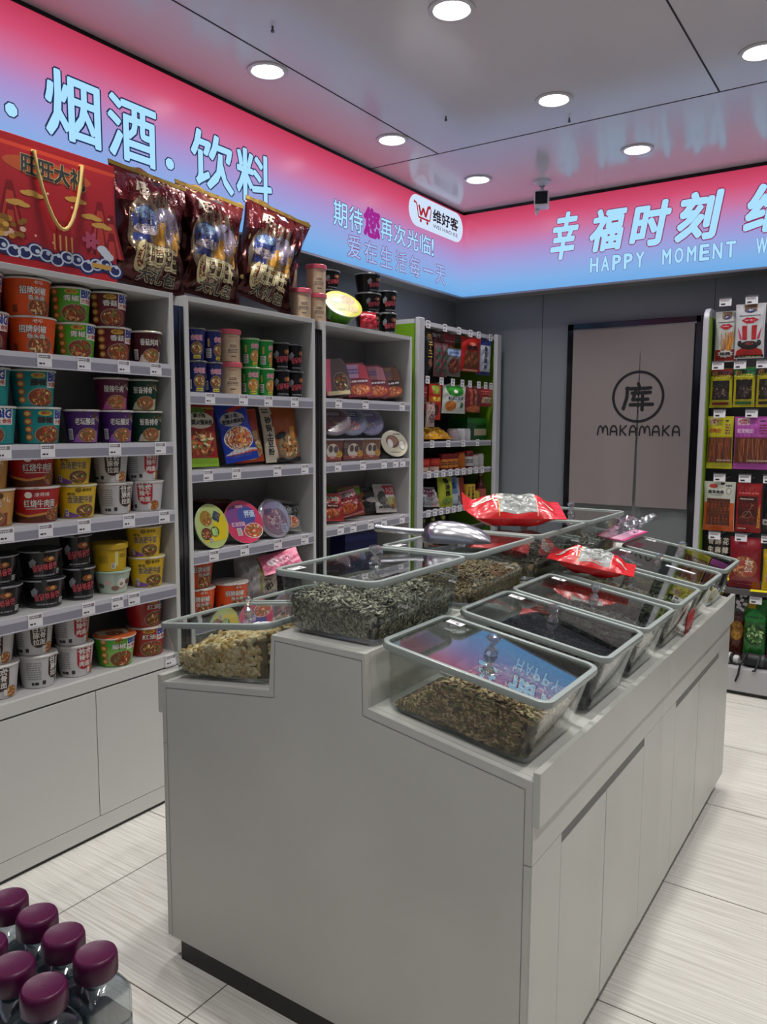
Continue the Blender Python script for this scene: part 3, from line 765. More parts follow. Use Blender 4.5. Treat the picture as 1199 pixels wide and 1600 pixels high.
cabinet(1.27, 2.073, 'nearest white shelving cabinet with two plain lower doors, stacked with noodle cups', .6, {.6: [2.014], .876: [1.451, 1.654, 1.775, 1.849], 1.172: [1.365, 1.502, 1.648, 1.837, 2.001], 1.436: [1.369, 1.522, 1.786, 1.991], 1.732: [1.33, 1.524, 1.672, 1.836, 1.98]})
cabinet(2.130, 2.931, 'middle white shelving cabinet with cups, noodle bags and tilted bowls', .695, {.985: [2.256, 2.437, 2.652, 2.843], 1.32: [2.233, 2.394, 2.653, 2.847], 1.632: [2.252, 2.443, 2.599, 2.777]}, False)
cabinet(2.994, 3.798, 'farthest white shelving cabinet, beside the green snack rack', .695, {1.0: [3.126, 3.236, 3.392, 3.521, 3.703], 1.32: [3.106, 3.321, 3.518, 3.633, 3.706], 1.635: [3.112, 3.343, 3.695]}, False)
for k, (a, c) in enumerate(((2.0735, 2.1295), (2.9315, 2.9935))):
    b = MB(); b.box((XBK, a, 0), (XS-.006, c, 1.96), DARKTRIM); b.box((XS-.006, a+.03, 0), (XS-.003, a+.036, 1.94), C('2A2A30', .2))
    struct(b.build('trim_%d' % (k+2)), 'dark glossy filler strip between two cabinets', 'trim')

# ------------------------------------------------------------------ noodle cups, bowls and tubs
def cup(kind):
    D = CUPS[kind]; r0, r1, h = D['r0'], D['r1'], D['h']
    t = thing(D.get('name', 'noodle_cup'), '', D.get('cat', 'noodle cup'))
    body = C(D['col'], D.get('rough', .3))
    b = MB(); q = .006
    b.lathe([(r0*.9, .004), (r0*.94, .0), (r0, .001), (r0+(r1-r0)*.02, q), (r1, h-.006)], body, 40, cap0=True)
    b.lathe([(r1, h-.006), (r1+.0028, h-.005), (r1+.0032, h-.002), (r1+.001, h)], C(D.get('rim', 'D8D4CE'), .35), 40)
    rz = lambda v: r0+(r1-r0)*min(1, max(0, v/h))
    rm = (r0+r1)/2
    a = Art(); D['art'](a, h, rm)
    vc = lambda v: min(max(v, .003), h-.0065)
    a.stamp(b, lambda u, v, l: ((rz(vc(v))+l)*math.sin(u/rm), -(rz(vc(v))+l)*math.cos(u/rm), vc(v)), .016, .0003)
    b.build('body', t)
    b = MB()
    if D.get('cap'):
        b.lathe([(r1+.002, h-.012), (r1+.005, h-.011), (r1+.005, h+.006), (r1+.002, h+.009), (r1*.85, h+.0095), (.001, h+.009)], C(D['cap'], .35), 40)
    else:
        b.lathe([(r1+.0025, h-.0005), (r1+.001, h+.0012), (r1*.9, h+.0014), (.001, h+.0016)], C(D.get('lid', D['col']), .25), 40)
        if D.get('lidart'): D['lidart'](Art(), r1).stamp(b, lambda u, v, l: (u, v, h+.0018+l), 0)
        b.add([(.01, -r1-.001, h), (-.01, -r1-.001, h), (-.007, -r1-.011, h-.003), (.007, -r1-.011, h-.003)], [(3, 2, 1, 0), (0, 1, 2, 3)], C(D.get('lid', D['col']), .25))
    b.build('lid', t)
    return t
WHT = C('E6E2DA', .4); BLU = C('1C3C98', .4); RED_ = C('B8202A', .4); CRM = C('D8CFA8', .4); BLK = C('1A1818', .5); GOLD = C('C9A24A', .4); PNK = C('D87C9A', .4)
def big_logo(a, u, v, w_=.05, h_=.026):
    a.rect(u-w_/2-.004, v-.022, u+w_/2+.006, v+h_+.004, WHT, 2)
    a.text('BIG', u-w_/2, v, u+w_/2, v+h_, BLU, 3, .05)
    a.text('大食桶', u-w_/2, v-.018, u+w_/2, v-.003, RED_, 3, .02)
def art_orange(a, h, r):
    a.poly([(-.09, h-.012), (-.09, h-.002), (.12, h-.002), (.12, h-.04), (.02, h-.02)], C('8E1C1A', .3), 1)
    a.text('招牌剁椒', -.042, .068, .042, .092, WHT, 4, .03, C('6A1410'), .06); a.text('鱼头面', -.018, .05, .038, .065, WHT, 4, .02, C('6A1410'), .06)
    a.food(.025, .028, .045, .032, 3, '8A4426'); a.rect(-.07, .008, -.052, .034, C('A8441E'), 2); a.bars(-.068, .01, -.054, .03, INK, 4, 3)
    a.text('老坛', -.0, .101, .03, .112, WHT, 3, .01); a.rect(-.125, 0, -.115, h-.008, C('C8471A', .3), 1)
def art_big(title, col, fseed, tcol=WHT, emblem=True, accent='7FB84A'):
    def f(a, h, r):
        a.poly([(-.06, 0), (-.04, h-.004), (.11, h-.004), (.11, 0)], C(accent, .3), 1)
        big_logo(a, .058, .085)
        a.ell(.0, .102, .022, .009, C('B8A83A'), 2); a.text('酸汤', -.014, .098, .014, .107, RED_, 3, .02)
        a.text(title, -.024, .07, .024, .09, tcol, 4, .02, C('3A2A18'), .05)
        a.food(.012, .03, .048, .032, fseed)
        if emblem:
            for k in range(4): a.ell(-.055-.0*k, .022+.026*k, .014, .012, C('B5602E'), 2, 12); a.ell(-.055, .022+.026*k, .009, .007, C('E2B872'), 3, 10)
    return f
def art_small(title, top, bottomcol, fseed, tcol=WHT, bar=True):
    def f(a, h, r):
        a.poly([(-.03, h-.004), (.07, h-.004), (.07, h-.045), (.035, h-.02)], C(top, .35), 1)
        a.poly([(-.045, 0), (-.03, .03), (.06, .045), (.06, 0)], C(bottomcol, .35), 1)
        a.text(title, -.032, .064, .036, .088, tcol, 4, .02, C('2A1A20'), .05)
        a.food(.012, .028, .036, .026, fseed, '8A5A30')
        if bar: a.rect(-.062, .012, -.043, .05, WHT, 2); a.bars(-.06, .014, -.045, .046, INK, 5, 3)
        a.ell(.035, h-.02, .008, .009, C('4A3A18'), 3, 12)
    return f
def art_red(a, h, r):
    a.poly([(-.12, .0), (-.12, .03), (.0, .018), (.12, .055), (.12, 0)], C('5A2A16', .3), 1)
    a.line([(-.1, .036), (-.03, .022), (.03, .03), (.1, .06)], .008, C('C88A3A', .3), 2)
    a.text('红烧牛肉面', -.04, .052, .062, .078, WHT, 4, .02, C('5A1010'), .05); a.line([(-.035, .047), (.055, .047)], .002, WHT, 3)
    a.ell(-.024, .094, .012, .011, WHT, 2, 14); a.text('康师傅', -.006, .088, .04, .102, WHT, 3, .0)
    a.food(.06, .026, .03, .022, 8)
def art_yellow(a, h, r):
    a.poly([(-.06, 0), (-.052, .03), (.0, .012), (.0, 0)], C('7A4A9A', .35), 1); a.rect(-.05, .008, -.036, .034, WHT, 2); a.bars(-.049, .01, -.037, .032, INK, 4, 3)
    a.text('金汤肥牛面', -.036, .054, .052, .08, C('5A3A12', .4), 4, .035, CRM, .05); a.text('老坛', -.036, .082, -.01, .092, INK, 4, .02)
    a.ell(.0, .1, .01, .009, C('8A6A1A'), 2, 14); a.text('康师傅', .012, .094, .045, .106, C('5A4A12'), 3, .02)
    a.food(.026, .026, .036, .024, 9, '6A4A1E')
def art_arch(col, lines, fs):
    def f(a, h, r):
        A = C(col, .4); a.rect(-.028, .05, .028, h-.004, A, 2); a.ell(0, .052, .028, .026, A, 2, 24)
        for k, s_ in enumerate(lines): a.text(s_, -.02, .083-.023*k, .02, .103-.023*k, WHT, 4, .03)
        a.food(.038, .022, .022, .02, fs, 'A8602A'); a.rect(-.048, .012, -.036, .026, INK, 2); a.bars(-.098, .03, -.05, .095, C('8A8A8E', .6), 8, 2); a.bars(-.085, .008, -.055, .026, INK, 1, 2)
        a.rect(.01, .01, .022, .032, C('D8D4CC'), 5)
    return f
def art_black(bowl):
    def f(a, h, r):
        s_ = h/.115 if bowl else 1
        a.text('불닭볶음면', -.034, .036*s_, .05, .062*s_, C('C8505A', .4), 4, .03, C('4A1014'), .06, .12)
        a.ell(.022, .08*s_, .02, .012*s_, C('8A4A26'), 2, 16); a.ell(.026, .082*s_, .008, .006, C('D8A05A'), 3, 10)
        a.poly([(-.045, .07*s_), (-.03, .085*s_), (-.02, .072*s_), (-.03, .045*s_), (-.042, .05*s_)], C('8E9096'), 2)
        a.bars(-.03, .008, .045, .018, C('8A8A90', .5), 1, 2); a.rect(.055, .012, .075, .03, WHT, 2); a.bars(.056, .013, .074, .029, INK, 3, 3)
        a.rect(-.14, .0, .14, .004, C('77777C', .25), 1)
    return f
def art_navy(bowlcol):
    def f(a, h, r):
        a.rect(-.02, h-.022, .11, h-.008, C('6A6458', .4), 1); a.text('合味道', -.024, .078, .022, .1, PNK, 4, .05, WHT, .05)
        a.food(.0, .045, .027, .028, 12, bowlcol, ('E3C98C', 'D89A4A', 'C8402A', '6A8A3A', 'E8D8B8')); a.rect(-.016, .006, .016, .018, C('E2D23A'), 2); a.bars(-.013, .008, .013, .016, INK, 1, 3)
        a.rect(-.06, .015, -.036, .052, WHT, 2); a.bars(-.058, .018, -.038, .05, INK, 5, 3); a.rect(-.05, .06, -.042, .092, GOLD, 2)
    return f
def art_canister(a, h, r):
    a.ell(.0, .056, .03, .026, C('C9B79A', .5), 2, 18); a.bars(-.016, .058, .016, .072, C('7A3A3A', .5), 2, 3, 9); a.bars(-.024, .036, .024, .054, C('6A4A4A', .5), 3, 3); a.bars(-.012, .018, .012, .025, INK, 1, 3)
    a.bars(-.02, .1, .02, .106, C('A85A5A', .5), 1, 3)
def art_pale(a, h, r):
    for k in range(5): a.ell(-.06+.028*k, .03+.012*math.sin(k*2), .015, .01, C(('5A5A4A', 'D8B8B0', '8A6A5A', 'C8A8A0', '4A4A40')[k], .5), 2, 10)
    a.ell(.02, .04, .016, .018, WHT, 3, 16); a.ell(.02, .036, .007, .007, C('9A7A4A'), 4, 10); a.text('汤粉', .045, .03, .075, .05, C('B85A6A'), 4, .02)
def art_ybowl(a, h, r):
    a.rect(.012, .02, .024, .075, C('D8D08A', .4), 2); a.rect(-.002, .01, .014, .032, WHT, 3); a.bars(0, .012, .012, .03, INK, 4, 4); a.bars(-.05, .03, -.012, .06, C('8A7A12', .5), 4, 2); a.bars(.03, .05, .06, .065, C('6A5A12'), 2, 2)
def art_green_single(a, h, r): art_big('藤椒', '4E9A2E', 22)(a, h, r)
def art_grey(a, h, r): a.bars(-.05, .02, .05, .09, C('6A6A6E', .6), 8, 2)
CUPS = {
 'orange': dict(r0=.066, r1=.078, h=.1215, col='E0531C', lid='C9C3BA', art=art_orange),
 'darkbig': dict(r0=.062, r1=.074, h=.1215, col='7A1E22', art=art_big('香辣', '6A1A20', 5, accent='5E181C'), lid='D0C8BE'),
 'green': dict(r0=.06, r1=.071, h=.1175, col='3F9A22', art=art_big('青椒', '', 6, accent='4FA02C'), lid='D2D6C8'),
 'maroon': dict(r0=.06, r1=.071, h=.1195, col='5A1520', art=art_big('香菇', '', 7, accent='661A26'), lid='CFC6BE'),
 'teal': dict(r0=.061, r1=.073, h=.1215, col='157C80', art=art_big('藤椒', '', 8, INK, accent='1F8A88'), lid='D4DAD2'),
 'maroonS': dict(r0=.048, r1=.060, h=.1165, col='45131B', art=art_small('香菇炖鸡', 'D8C88A', 'C9B8AE', 9), lid='D8CFA8'),
 'purple': dict(r0=.05, r1=.0605, h=.1165, col='4A2366', art=art_small('老坛酸菜', 'C8B8A0', '9A5AA8', 10), lid='D6CEC6'),
 'magenta': dict(r0=.05, r1=.0605, h=.1165, col='5E1F3C', art=art_small('酸辣牛肉', 'E0D8C0', 'B04A8A', 11, bar=False), lid='DDD2B4'),
 'dkgreen': dict(r0=.05, r1=.0605, h=.1165, col='14382A', art=art_small('葱香排骨', 'CFC48A', 'B8B49A', 12, bar=False), lid='D2CDB0'),
 'red': dict(r0=.064, r1=.0765, h=.1192, col='A81A1E', art=art_red, lid='C8BEB6'),
 'cream': dict(r0=.060, r1=.073, h=.1195, col='C08A4A', art=art_small('红烧牛肉', 'E0D0B0', '8A3A1E', 13), lid='D8D0C0'),
 'yellow': dict(r0=.056, r1=.069, h=.1175, col='D9B21E', art=art_yellow, lid='D8CC8A'),
 'brownarch': dict(r0=.052, r1=.0645, h=.1145, col='C2BFC0', art=art_arch('3A2420', ('日式', '豚骨', '拉面'), 14), lid='C8C4C0'),
 'redarch': dict(r0=.052, r1=.0645, h=.1145, col='C6C3C4', art=art_arch('B01E30', ('韩式', '辣牛', '肉面'), 15), lid='C8C4C0'),
 'blackbowl': dict(r0=.056, r1=.070, h=.0985, col='141416', rough=.22, rim='9A9A9E', art=art_black(True), lid='2A2A2E'),
 'blackcup': dict(r0=.044, r1=.0545, h=.1165, col='141416', rough=.22, rim='A6A6AA', art=art_black(False), lid='2E2E32'),
 'palebowl': dict(r0=.05, r1=.0645, h=.083, col='B9C7B6', art=art_pale, rim='A9C6B4', lid='A9C2B0', name='noodle_bowl', cat='noodle bowl'),
 'ybowl': dict(r0=.056, r1=.0625, h=.094, col='C9A41C', art=art_ybowl, cap='C2A024', name='noodle_bowl', cat='noodle bowl'),
 'greenbig': dict(r0=.06, r1=.076, h=.113, col='3F9A22', art=art_green_single, lid='D06A3A', lidart=lambda a, r: a.rect(-.06, -.02, .05, .05, C('C9B8A0'), 1).food(0, .0, .035, .03, 5)),
 'redbig': dict(r0=.06, r1=.0715, h=.1155, col='A81E22', art=art_big('红油', '', 16, accent='9A2A24', emblem=False), lid='C0B0A8'),
 'grey': dict(r0=.05, r1=.062, h=.113, col='77757A', art=art_grey, lid='8A888C'),
 'navy': dict(r0=.033, r1=.041, h=.1275, col='1B2466', art=art_navy('7A5A3A'), lid='4A4A52', rim='8A8A7A'),
 'greencup': dict(r0=.033, r1=.041, h=.1215, col='1E8A3A', art=art_navy('C08A3A'), lid='9AC08A', rim='B8C8A8'),
 'blacktall': dict(r0=.034, r1=.042, h=.1215, col='131316', rough=.22, rim='8A8A8E', art=art_black(False), lid='2E2E32'),
 'canister': dict(r0=.046, r1=.047, h=.1265, col='C4A98C', art=art_canister, cap='CF5A6C', name='noodle_canister', cat='canister'),
}
PROTO = {}
def put_cup(kind, x, y, z, ang, label, group):
    rot = (0, 0, R(ang))
    if kind not in PROTO:
        t = cup(kind); t.location = (x, y, z); t.rotation_euler = rot; t['label'] = label; t['group'] = group; PROTO[kind] = t
    else: t = dup(PROTO[kind], (x, y, z), rot, label, group)
    return t
def height(kind):
    D = CUPS[kind]; return D['h']+(.0105 if D.get('cap') else .0022)
XCUP = -2.475
# (shelf z, shelf words, [(kind, y, x, [angles bottom..top], words for the cup, top x/y shift)])
U1 = [
 (1.732, 'top shelf of nearest cabinet', 'noodle cups on the top shelf of the nearest cabinet', [
   (['darkbig', 'darkbig'], 1.386, -2.482, [62, 66], 'dark red large'), (['orange', 'orange'], 1.547, -2.478, [62, 78], 'orange large'), (['green', 'green'], 1.707, -2.474, [66, 62], 'bright green large'),
   (['maroon', 'maroon'], 1.856, -2.468, [72, 64], 'dark maroon large'), (['maroonS'], 1.987, -2.438, [66], 'small maroon')]),
 (1.436, 'second shelf of nearest cabinet', 'noodle cups on the second shelf of the nearest cabinet', [
   (['teal', 'teal'], 1.398, -2.482, [42, 40], 'teal large'), (['teal', 'teal'], 1.556, -2.476, [78, 74], 'teal large'), (['purple'], 1.72, -2.468, [66], 'purple'),
   (['purple', 'magenta'], 1.862, -2.462, [66, 60], 'purple'), (['dkgreen', 'dkgreen'], 1.99, -2.452, [62, 54], 'dark green')]),
 (1.172, 'third shelf of nearest cabinet', 'noodle cups on the third shelf of the nearest cabinet', [
   (['cream', 'cream'], 1.379, -2.48, [56, 52], 'tan'), (['red', 'red'], 1.536, -2.477, [60, 72], 'red large'), (['yellow', 'yellow'], 1.688, -2.47, [62, 56], 'yellow'),
   (['brownarch', 'brownarch'], 1.847, -2.464, [96, 62], 'white brown-arched'), (['redarch', 'redarch'], 1.985, -2.455, [46, 86], 'white red-arched')]),
 (.876, 'fourth shelf of nearest cabinet', 'noodle cups on the fourth shelf of the nearest cabinet', [
   (['blackbowl', 'blackbowl'], 1.394, -2.482, [58, 62], 'black bowl-shaped'), (['blackbowl', 'blackbowl'], 1.547, -2.472, [60, 66], 'black bowl-shaped'), (['blackcup', 'blackcup'], 1.684, -2.466, [66, 60], 'tall black'),
   (['palebowl', 'ybowl'], 1.826, -2.466, [66, 60], ''), (['yellow', 'yellow'], 1.98, -2.46, [56, 50], 'yellow')]),
 (.600, 'bottom deck of nearest cabinet', 'noodle cups on the bottom deck of the nearest cabinet', [
   (['brownarch', 'brownarch'], 1.372, -2.476, [66, 60], 'white brown-arched'), (['brownarch', 'brownarch'], 1.513, -2.474, [120, 76], 'white brown-arched'), (['redarch', 'redarch'], 1.66, -2.474, [90, 92], 'white red-arched'),
   (['greenbig'], 1.823, -2.462, [66], ''), (['redbig', 'redbig'], 1.979, -2.472, [60, 84], 'red large'), (['grey', 'grey'], 1.73, -2.61, [80, 70], 'dim grey')]),
]
ORD = {}
for z, words, grp, row in U1:
    seen = {}
    for kinds, y, x, angs, look in row:
        zz = z+.0012
        for i, k in enumerate(kinds):
            lk = look
            if k == 'magenta': lk = 'magenta-fronted'
            if k == 'palebowl': lab = 'pale green floral noodle bowl under a yellow bowl, fourth shelf of nearest cabinet'
            elif k == 'ybowl': lab = 'yellow lidded noodle bowl stacked on a pale green bowl, nearest cabinet'
            elif k == 'greenbig': lab = 'green noodle cup with tilted picture lid on bottom deck, nearest cabinet'
            elif len(kinds) == 1: lab = f'{lk} noodle cup standing single on {words}'
            else:
                pos = 'upper' if i else 'lower'
                side = ''
                if k in ('teal',) : side = 'cut-off left ' if y < 1.5 else 'fully visible '
                if k == 'blackbowl': side = 'cut-off left ' if y < 1.5 else 'fully visible '
                if k == 'brownarch' and z < .7: side = 'cut-off left ' if y < 1.5 else 'fully visible '
                lab = f'{pos} {side}{lk} noodle cup of the stack on {words}'
                if k == 'magenta': lab = f'magenta-fronted noodle cup stacked on a purple one, {words}'
                if k == 'purple': lab = f'purple noodle cup under a magenta-fronted one, {words}'
                if k == 'grey': lab = f'{pos} dim grey noodle cup at the back of the {words}'
            dx, dy = (0, 0) if i == 0 else ((-.004, -.012) if z > 1 else (-.002, -.008))
            put_cup(k, x+dx, y+dy, zz, angs[i], lab, grp); zz += height(k)
# middle cabinet, top shelf: two rows high
rowd = [('navy', 2.238, 70, 60), ('navy', 2.328, 70, 100), ('canister', 2.438, 60, 70), ('greencup', 2.553, 66, 90), ('greencup', 2.645, 92, 110), ('blacktall', 2.752, 60, 66), ('blacktall', 2.846, 70, 76)]
nm = {'navy': 'narrow navy noodle cup', 'canister': 'pink-lidded cream canister', 'greencup': 'narrow green noodle cup', 'blacktall': 'narrow black noodle cup'}
for j, (k, y, a0, a1) in enumerate(rowd):
    sd = '' if k == 'canister' else ('left ' if j in (0, 3, 5) else 'right ')
    zz = 1.6332
    for i, an in enumerate((a0, a1)):
        put_cup(k, -2.435 if k != 'canister' else -2.445, y-(.004 if i else 0), zz, an, f'{("lower", "upper")[i]} {nm[k]}, {sd}stack of its colour, top shelf of middle cabinet', 'cups on the top shelf of the middle cabinet'); zz += height(k)
# bottom of the middle cabinet
for k, y, x, z, an, lab in (('orange', 2.262, -2.49, .6962, 60, 'lower orange noodle cup at bottom left of middle cabinet, behind the peanut bin'), ('orange', 2.258, -2.495, .822, 74, 'upper orange noodle cup at bottom left of middle cabinet'),
    ('orange', 2.432, -2.46, .6962, 62, 'single orange noodle cup at the bottom of the middle cabinet')):
    put_cup(k, x, y, z, an, lab, 'orange cups at the bottom of the middle cabinet')
# canisters and black tubs standing on the cabinet tops
for y, x, n, lab in ((2.893, -2.43, 1, 'front left'), (2.93, -2.545, 2, 'rear left'), (3.045, -2.46, 2, 'right')):
    zz = 2.0042
    for i in range(n):
        put_cup('canister', x, y, zz, 60, f'{("lower", "upper")[i] if n > 1 else "single"} pink-lidded canister, {lab} of those on the cabinet tops', 'pink-lidded canisters on the cabinet tops'); zz += height('canister')
for y, x, n, lab in ((3.497, -2.47, 3, 'front'), (3.305, -2.60, 3, 'shadowed rear')):
    zz = 2.0042
    for i in range(n):
        put_cup('blackbowl', x, y, zz, 62+6*i, f'{("bottom", "middle", "topmost")[i]} black noodle bowl of the {lab} stack on farthest cabinet', 'black bowls on the farthest cabinet'); zz += height('blackbowl')
for y, x, lab in ((3.668, -2.462, 'left'), (3.75, -2.555, 'right rear')):
    zz = 2.0042
    for i in range(2):
        put_cup('blackcup', x, y, zz, 60, f'{("lower", "upper")[i]} black noodle cup of the {lab} stack at far end of farthest cabinet', 'black cups on the farthest cabinet'); zz += height('blackcup')

# ------------------------------------------------------------------ gift box on the nearest cabinet
t = thing('gift_box', 'large red festive gift carton with golden rope handle on the nearest cabinet', 'gift box', (-2.465, 1.605, 2.0045), (0, 0, PI/2))
bw, bd, bh = .475, .125, .468; KV = .405/.468
b = MB(); b.box((-bw/2, -bd/2, 0), (bw/2, bd/2, bh*KV), C('9A1A20', .3)); o = b.build('carton', t, bevel=.002)
a = Art(); rnd = random.Random(4)
DR, MR, OR = C('7E141A', .3), C('A8222A', .3), C('C8402A', .3); GD = C('C99A4A', .35); NV = C('1E2E62', .35); LT = C('C9D2E0', .4); PK = C('B04A66', .35)
a.rect(-bw/2+.006, .04, bw/2-.006, bh-.04, MR, 1); a.rect(-bw/2, bh-.045, bw/2, bh-.03, OR, 1)
for mx_, mh in ((-.16, .30), (.17, .31), (.215, .27)):
    for k in range(4): a.poly([(mx_-.055+.012*k, .10), (mx_+.055-.012*k, .10), (mx_+.012, mh-.035*k), (mx_-.008, mh-.035*k)], (DR, C('B83A30', .3))[k % 2], 1.5+.3*k)
a.ell(-.02, .37, .16, .035, C('B5502E', .3), 1.6, 24)
a.text('旺旺大礼', -.115, .335, .115, .408, INK, 4, .05, C('C8B070'), .04, rot=-.03)
for cx_, cz_ in ((-.10, .27), (.12, .24), (.16, .215), (-.15, .225), (.06, .29)):
    for k in range(3): a.ell(cx_+.018*k, cz_+.006*(k % 2), .024, .009, GD, 2.5, 14)
for k in range(13):
    cx_ = -.23+.038*k; a.ell(cx_, .055+.012*math.sin(k*1.9), .034, .03, NV, 3, 20); a.ring(cx_, .058+.012*math.sin(k*1.9), .025, .023, .006, LT, 3.3, 20); a.ell(cx_+.006, .066, .008, .008, LT, 3.4, 10)
for k in range(26): a.ell(-.205+rnd.uniform(0, .1), .10+rnd.uniform(0, .07), .011, .010, C(rnd.choice(('B8862E', 'D8A84A', '8A6020', 'E0B8A0'))), 3.2+.02*k, 10)
for k in range(6): a.ell(.13+.02*math.cos(k*1.05), .15+.02*math.sin(k*1.05), .017, .010, PK, 3.5, 12, k*1.05)
for k in range(10): a.ell(rnd.uniform(-.2, .22), rnd.uniform(.08, .30), .0045, .0045, C('E2C8A8'), 3, 8)
for k in range(3): a.ell(.20-.012*k, .10+.012*k, .022, .016, LT, 3.6, 14)
a.rect(.0, .09, .052, .20, C('8E1A20', .3), 2.2); 
for k in range(4): a.line([(-.01+.022*k, .085), (-.01+.022*k, .145)], .006, GD, 3)
a.rect(.13, .048, .21, .066, GD, 3.8); a.rect(-bw/2+.006, 0, bw/2-.006, .03, C('A81E24', .3), 1)
b = MB(); a.stamp(b, lambda u, v, l: (u, -bd/2-.0004-l, v*KV)); b.build('printed_front', o)
b = MB(); pts = []
for k in range(25):
    q = k/24; u = -.075+.175*q; z = .425-.262*math.sin(PI*q)**.75*(1 if q < .62 else 1)
    pts.append((u, -bd/2-.012-.01*math.sin(PI*q), z*KV))
pts = [(-.075, -bd/2+.004, .428*KV)]+pts+[(.1, -bd/2+.004, .428*KV)]
b.tube(pts, [.0052*(1+.22*(k % 2)) for k in range(len(pts))], C('D8BE72', .4), 8); b.build('rope_handle', t)

# ------------------------------------------------------------------ big foil snack bags on the cabinet tops
def gift_bag(label, loc, yawd, rolld, leand, seed, hole):
    w_, h_, t_ = .33, .455, .135
    t = thing('snack_bag', label, 'snack bag', loc, (R(-leand), R(rolld), R(yawd)), 'large foil snack bags on the cabinets')
    a = Art(); rnd = random.Random(seed); F1, F2 = C('3A1410', .22, .55), C('B99A4E', .25, .6)
    a.rect(-w_/2, h_-.016, w_/2, h_, F2, 1)
    a.poly([(-.16, .30), (.16, .30), (.16, .44), (-.16, .44)], C('5A1216', .25, .3), 1)
    a.text('旺', -.085, .335, -.035, .385, C('D8C8B0'), 4, .06, C('3A1010'), .05, rot=-.15)
    a.ell(0, .205, .125, .15, C('7A6A58', .25, .5), 1.2, 32)
    a.ell(-.05, .235, .06, .055, C('2A3C7A', .3), 2, 22); a.ell(-.052, .262, .05, .022, C('7F97B0', .3), 2.3, 18); a.ell(-.04, .20, .06, .02, C('B8A8A8', .3), 2.4, 18); a.rect(-.10, .15, -.03, .18, C('22306E', .3), 2.2)
    a.ell(.04, .26, .05, .045, C('8F8AA0', .25, .3), 2, 20); a.ell(.075, .235, .045, .06, C('A898A8', .22, .4), 2.1, 20)
    for cx_, s_ in ((.02, 1), (.10, .8)):      # plain gold-brown puffs of the snack picture
        a.ell(cx_, .165, .027*s_, .042*s_, C('B8842A', .35), 3, 20); a.ell(cx_+.004, .215, .02*s_, .026*s_, C('C08E34', .35), 3.1, 18)
    for k in range(22): a.ell(rnd.uniform(-.14, .14), rnd.uniform(.03, .3), rnd.uniform(.008, .024), rnd.uniform(.003, .008), C(rnd.choice(('6A3A1E', '8A5A2A', '4A1A14', 'A8925A', '5A4A3A')), .25, .4), 1.6+.01*k, 8, rnd.uniform(0, 3))
    a.ell(-.055, .10, .03, .055, C('C9BC8A'), 3.4, 22); a.ell(-.05, .10, .022, .042, C('6A1A18'), 3.5, 20)
    a.text('旺旺', -.045, .075, .105, .145, C('D9CFA2'), 5, .08, C('4A1414'), .05)
    a.text('大礼包', -.05, .022, .11, .062, BLK, 5, .05, C('B8AE8A'), .05)
    if hole: a.ell(.02, h_-.045, .036, .012, C('DCE6F6', .3), 3, 18)
    else: a.ell(.02, h_-.045, .034, .010, C('120808', .5), 3, 18)
    bag('bag_body', w_, h_, t_, C('3A1614', .22, .7), a, .02, .010, seed, t, .16, nu=34, nv=44, maxe=.012)
    b = MB(); fl = C('4A1816', .24, .55)
    b.loft([[(-w_/2*.98+w_*.98*i/10, .001-.004*math.sin(i*1.3), h_-.002) for i in range(11)], [(-w_/2*.95+w_*.95*i/10, .022+.012*math.sin(i*.9+seed), h_+.012+.006*math.sin(i*1.7+seed)) for i in range(11)]], F2, False, smooth=True)
    b.build('top_flap', t)
    return t
gift_bag('leftmost foil snack bag on cabinet tops, right beside the red gift carton', (-2.475, 2.03, 2.024), 78, 7, 8, 1, False)
gift_bag('middle one of three foil snack bags, leaning over the cabinet gap', (-2.475, 2.335, 2.027), 76, 8, 7, 2, False)
gift_bag('rightmost foil snack bag with bright oval handle hole, tilted, beside pink-lidded canisters', (-2.485, 2.655, 2.054), 62, 17, 8, 3, True)

# ------------------------------------------------------------------ shelf goods: standing packs
def pack(label, cat, name, w_, h_, t_, film, art, x, y, z, yawd=80, leand=8, rolld=0, group=None, seed=1, wr=.0025, nu=24, nv=30, seal=.012, rough=.3, extra=None):
    dz = w_/2*abs(math.sin(R(rolld)))+t_*.3*abs(math.sin(R(leand)))+.005
    a = Art()
    if art: art(a, w_, h_)
    me_o = bag(name, w_, h_, t_, filmC(film, rough) if isinstance(film, str) else film, a, seal, wr, seed, None, .04, nu=nu, nv=nv, maxe=.012)
    me_o.location = (x, y, z+dz); me_o.rotation_euler = (R(-leand), R(rolld), R(yawd))
    tag(me_o, label, cat, group)
    if extra: extra(me_o)
    return me_o
def box_pack(label, cat, name, w_, h_, d_, col, art, x, y, z, yawd=80, leand=0, rolld=0, group=None, chamfer=0.0):
    b = MB(); ma = C(col, .35)
    if chamfer:     # folded carton, cut corners at the top
        c = chamfer; L_ = [(-w_/2*.86, 0), (w_/2*.86, 0), (w_/2, h_*.35), (w_/2*.86, h_*.82), (w_/2*.6, h_), (-w_/2*.6, h_), (-w_/2*.86, h_*.82), (-w_/2, h_*.35)]
        b.loft([[(u, -d_/2, v) for u, v in L_], [(u, d_/2, v) for u, v in L_]], ma, True, True, True)
    else: b.box((-w_/2, -d_/2, 0), (w_/2, d_/2, h_), ma)
    if art:
        a = Art(); art(a, w_, h_); a.stamp(b, flat(0, -d_/2-.0003, 0))
    o = b.build(name, None, (x, y, z+.0015+w_/2*abs(math.sin(R(rolld)))+(d_/2)*abs(math.sin(R(leand)))), (R(-leand), R(rolld), R(yawd)))
    return tag(o, label, cat, group)
G2 = 'noodle bags standing on the middle cabinet shelf'
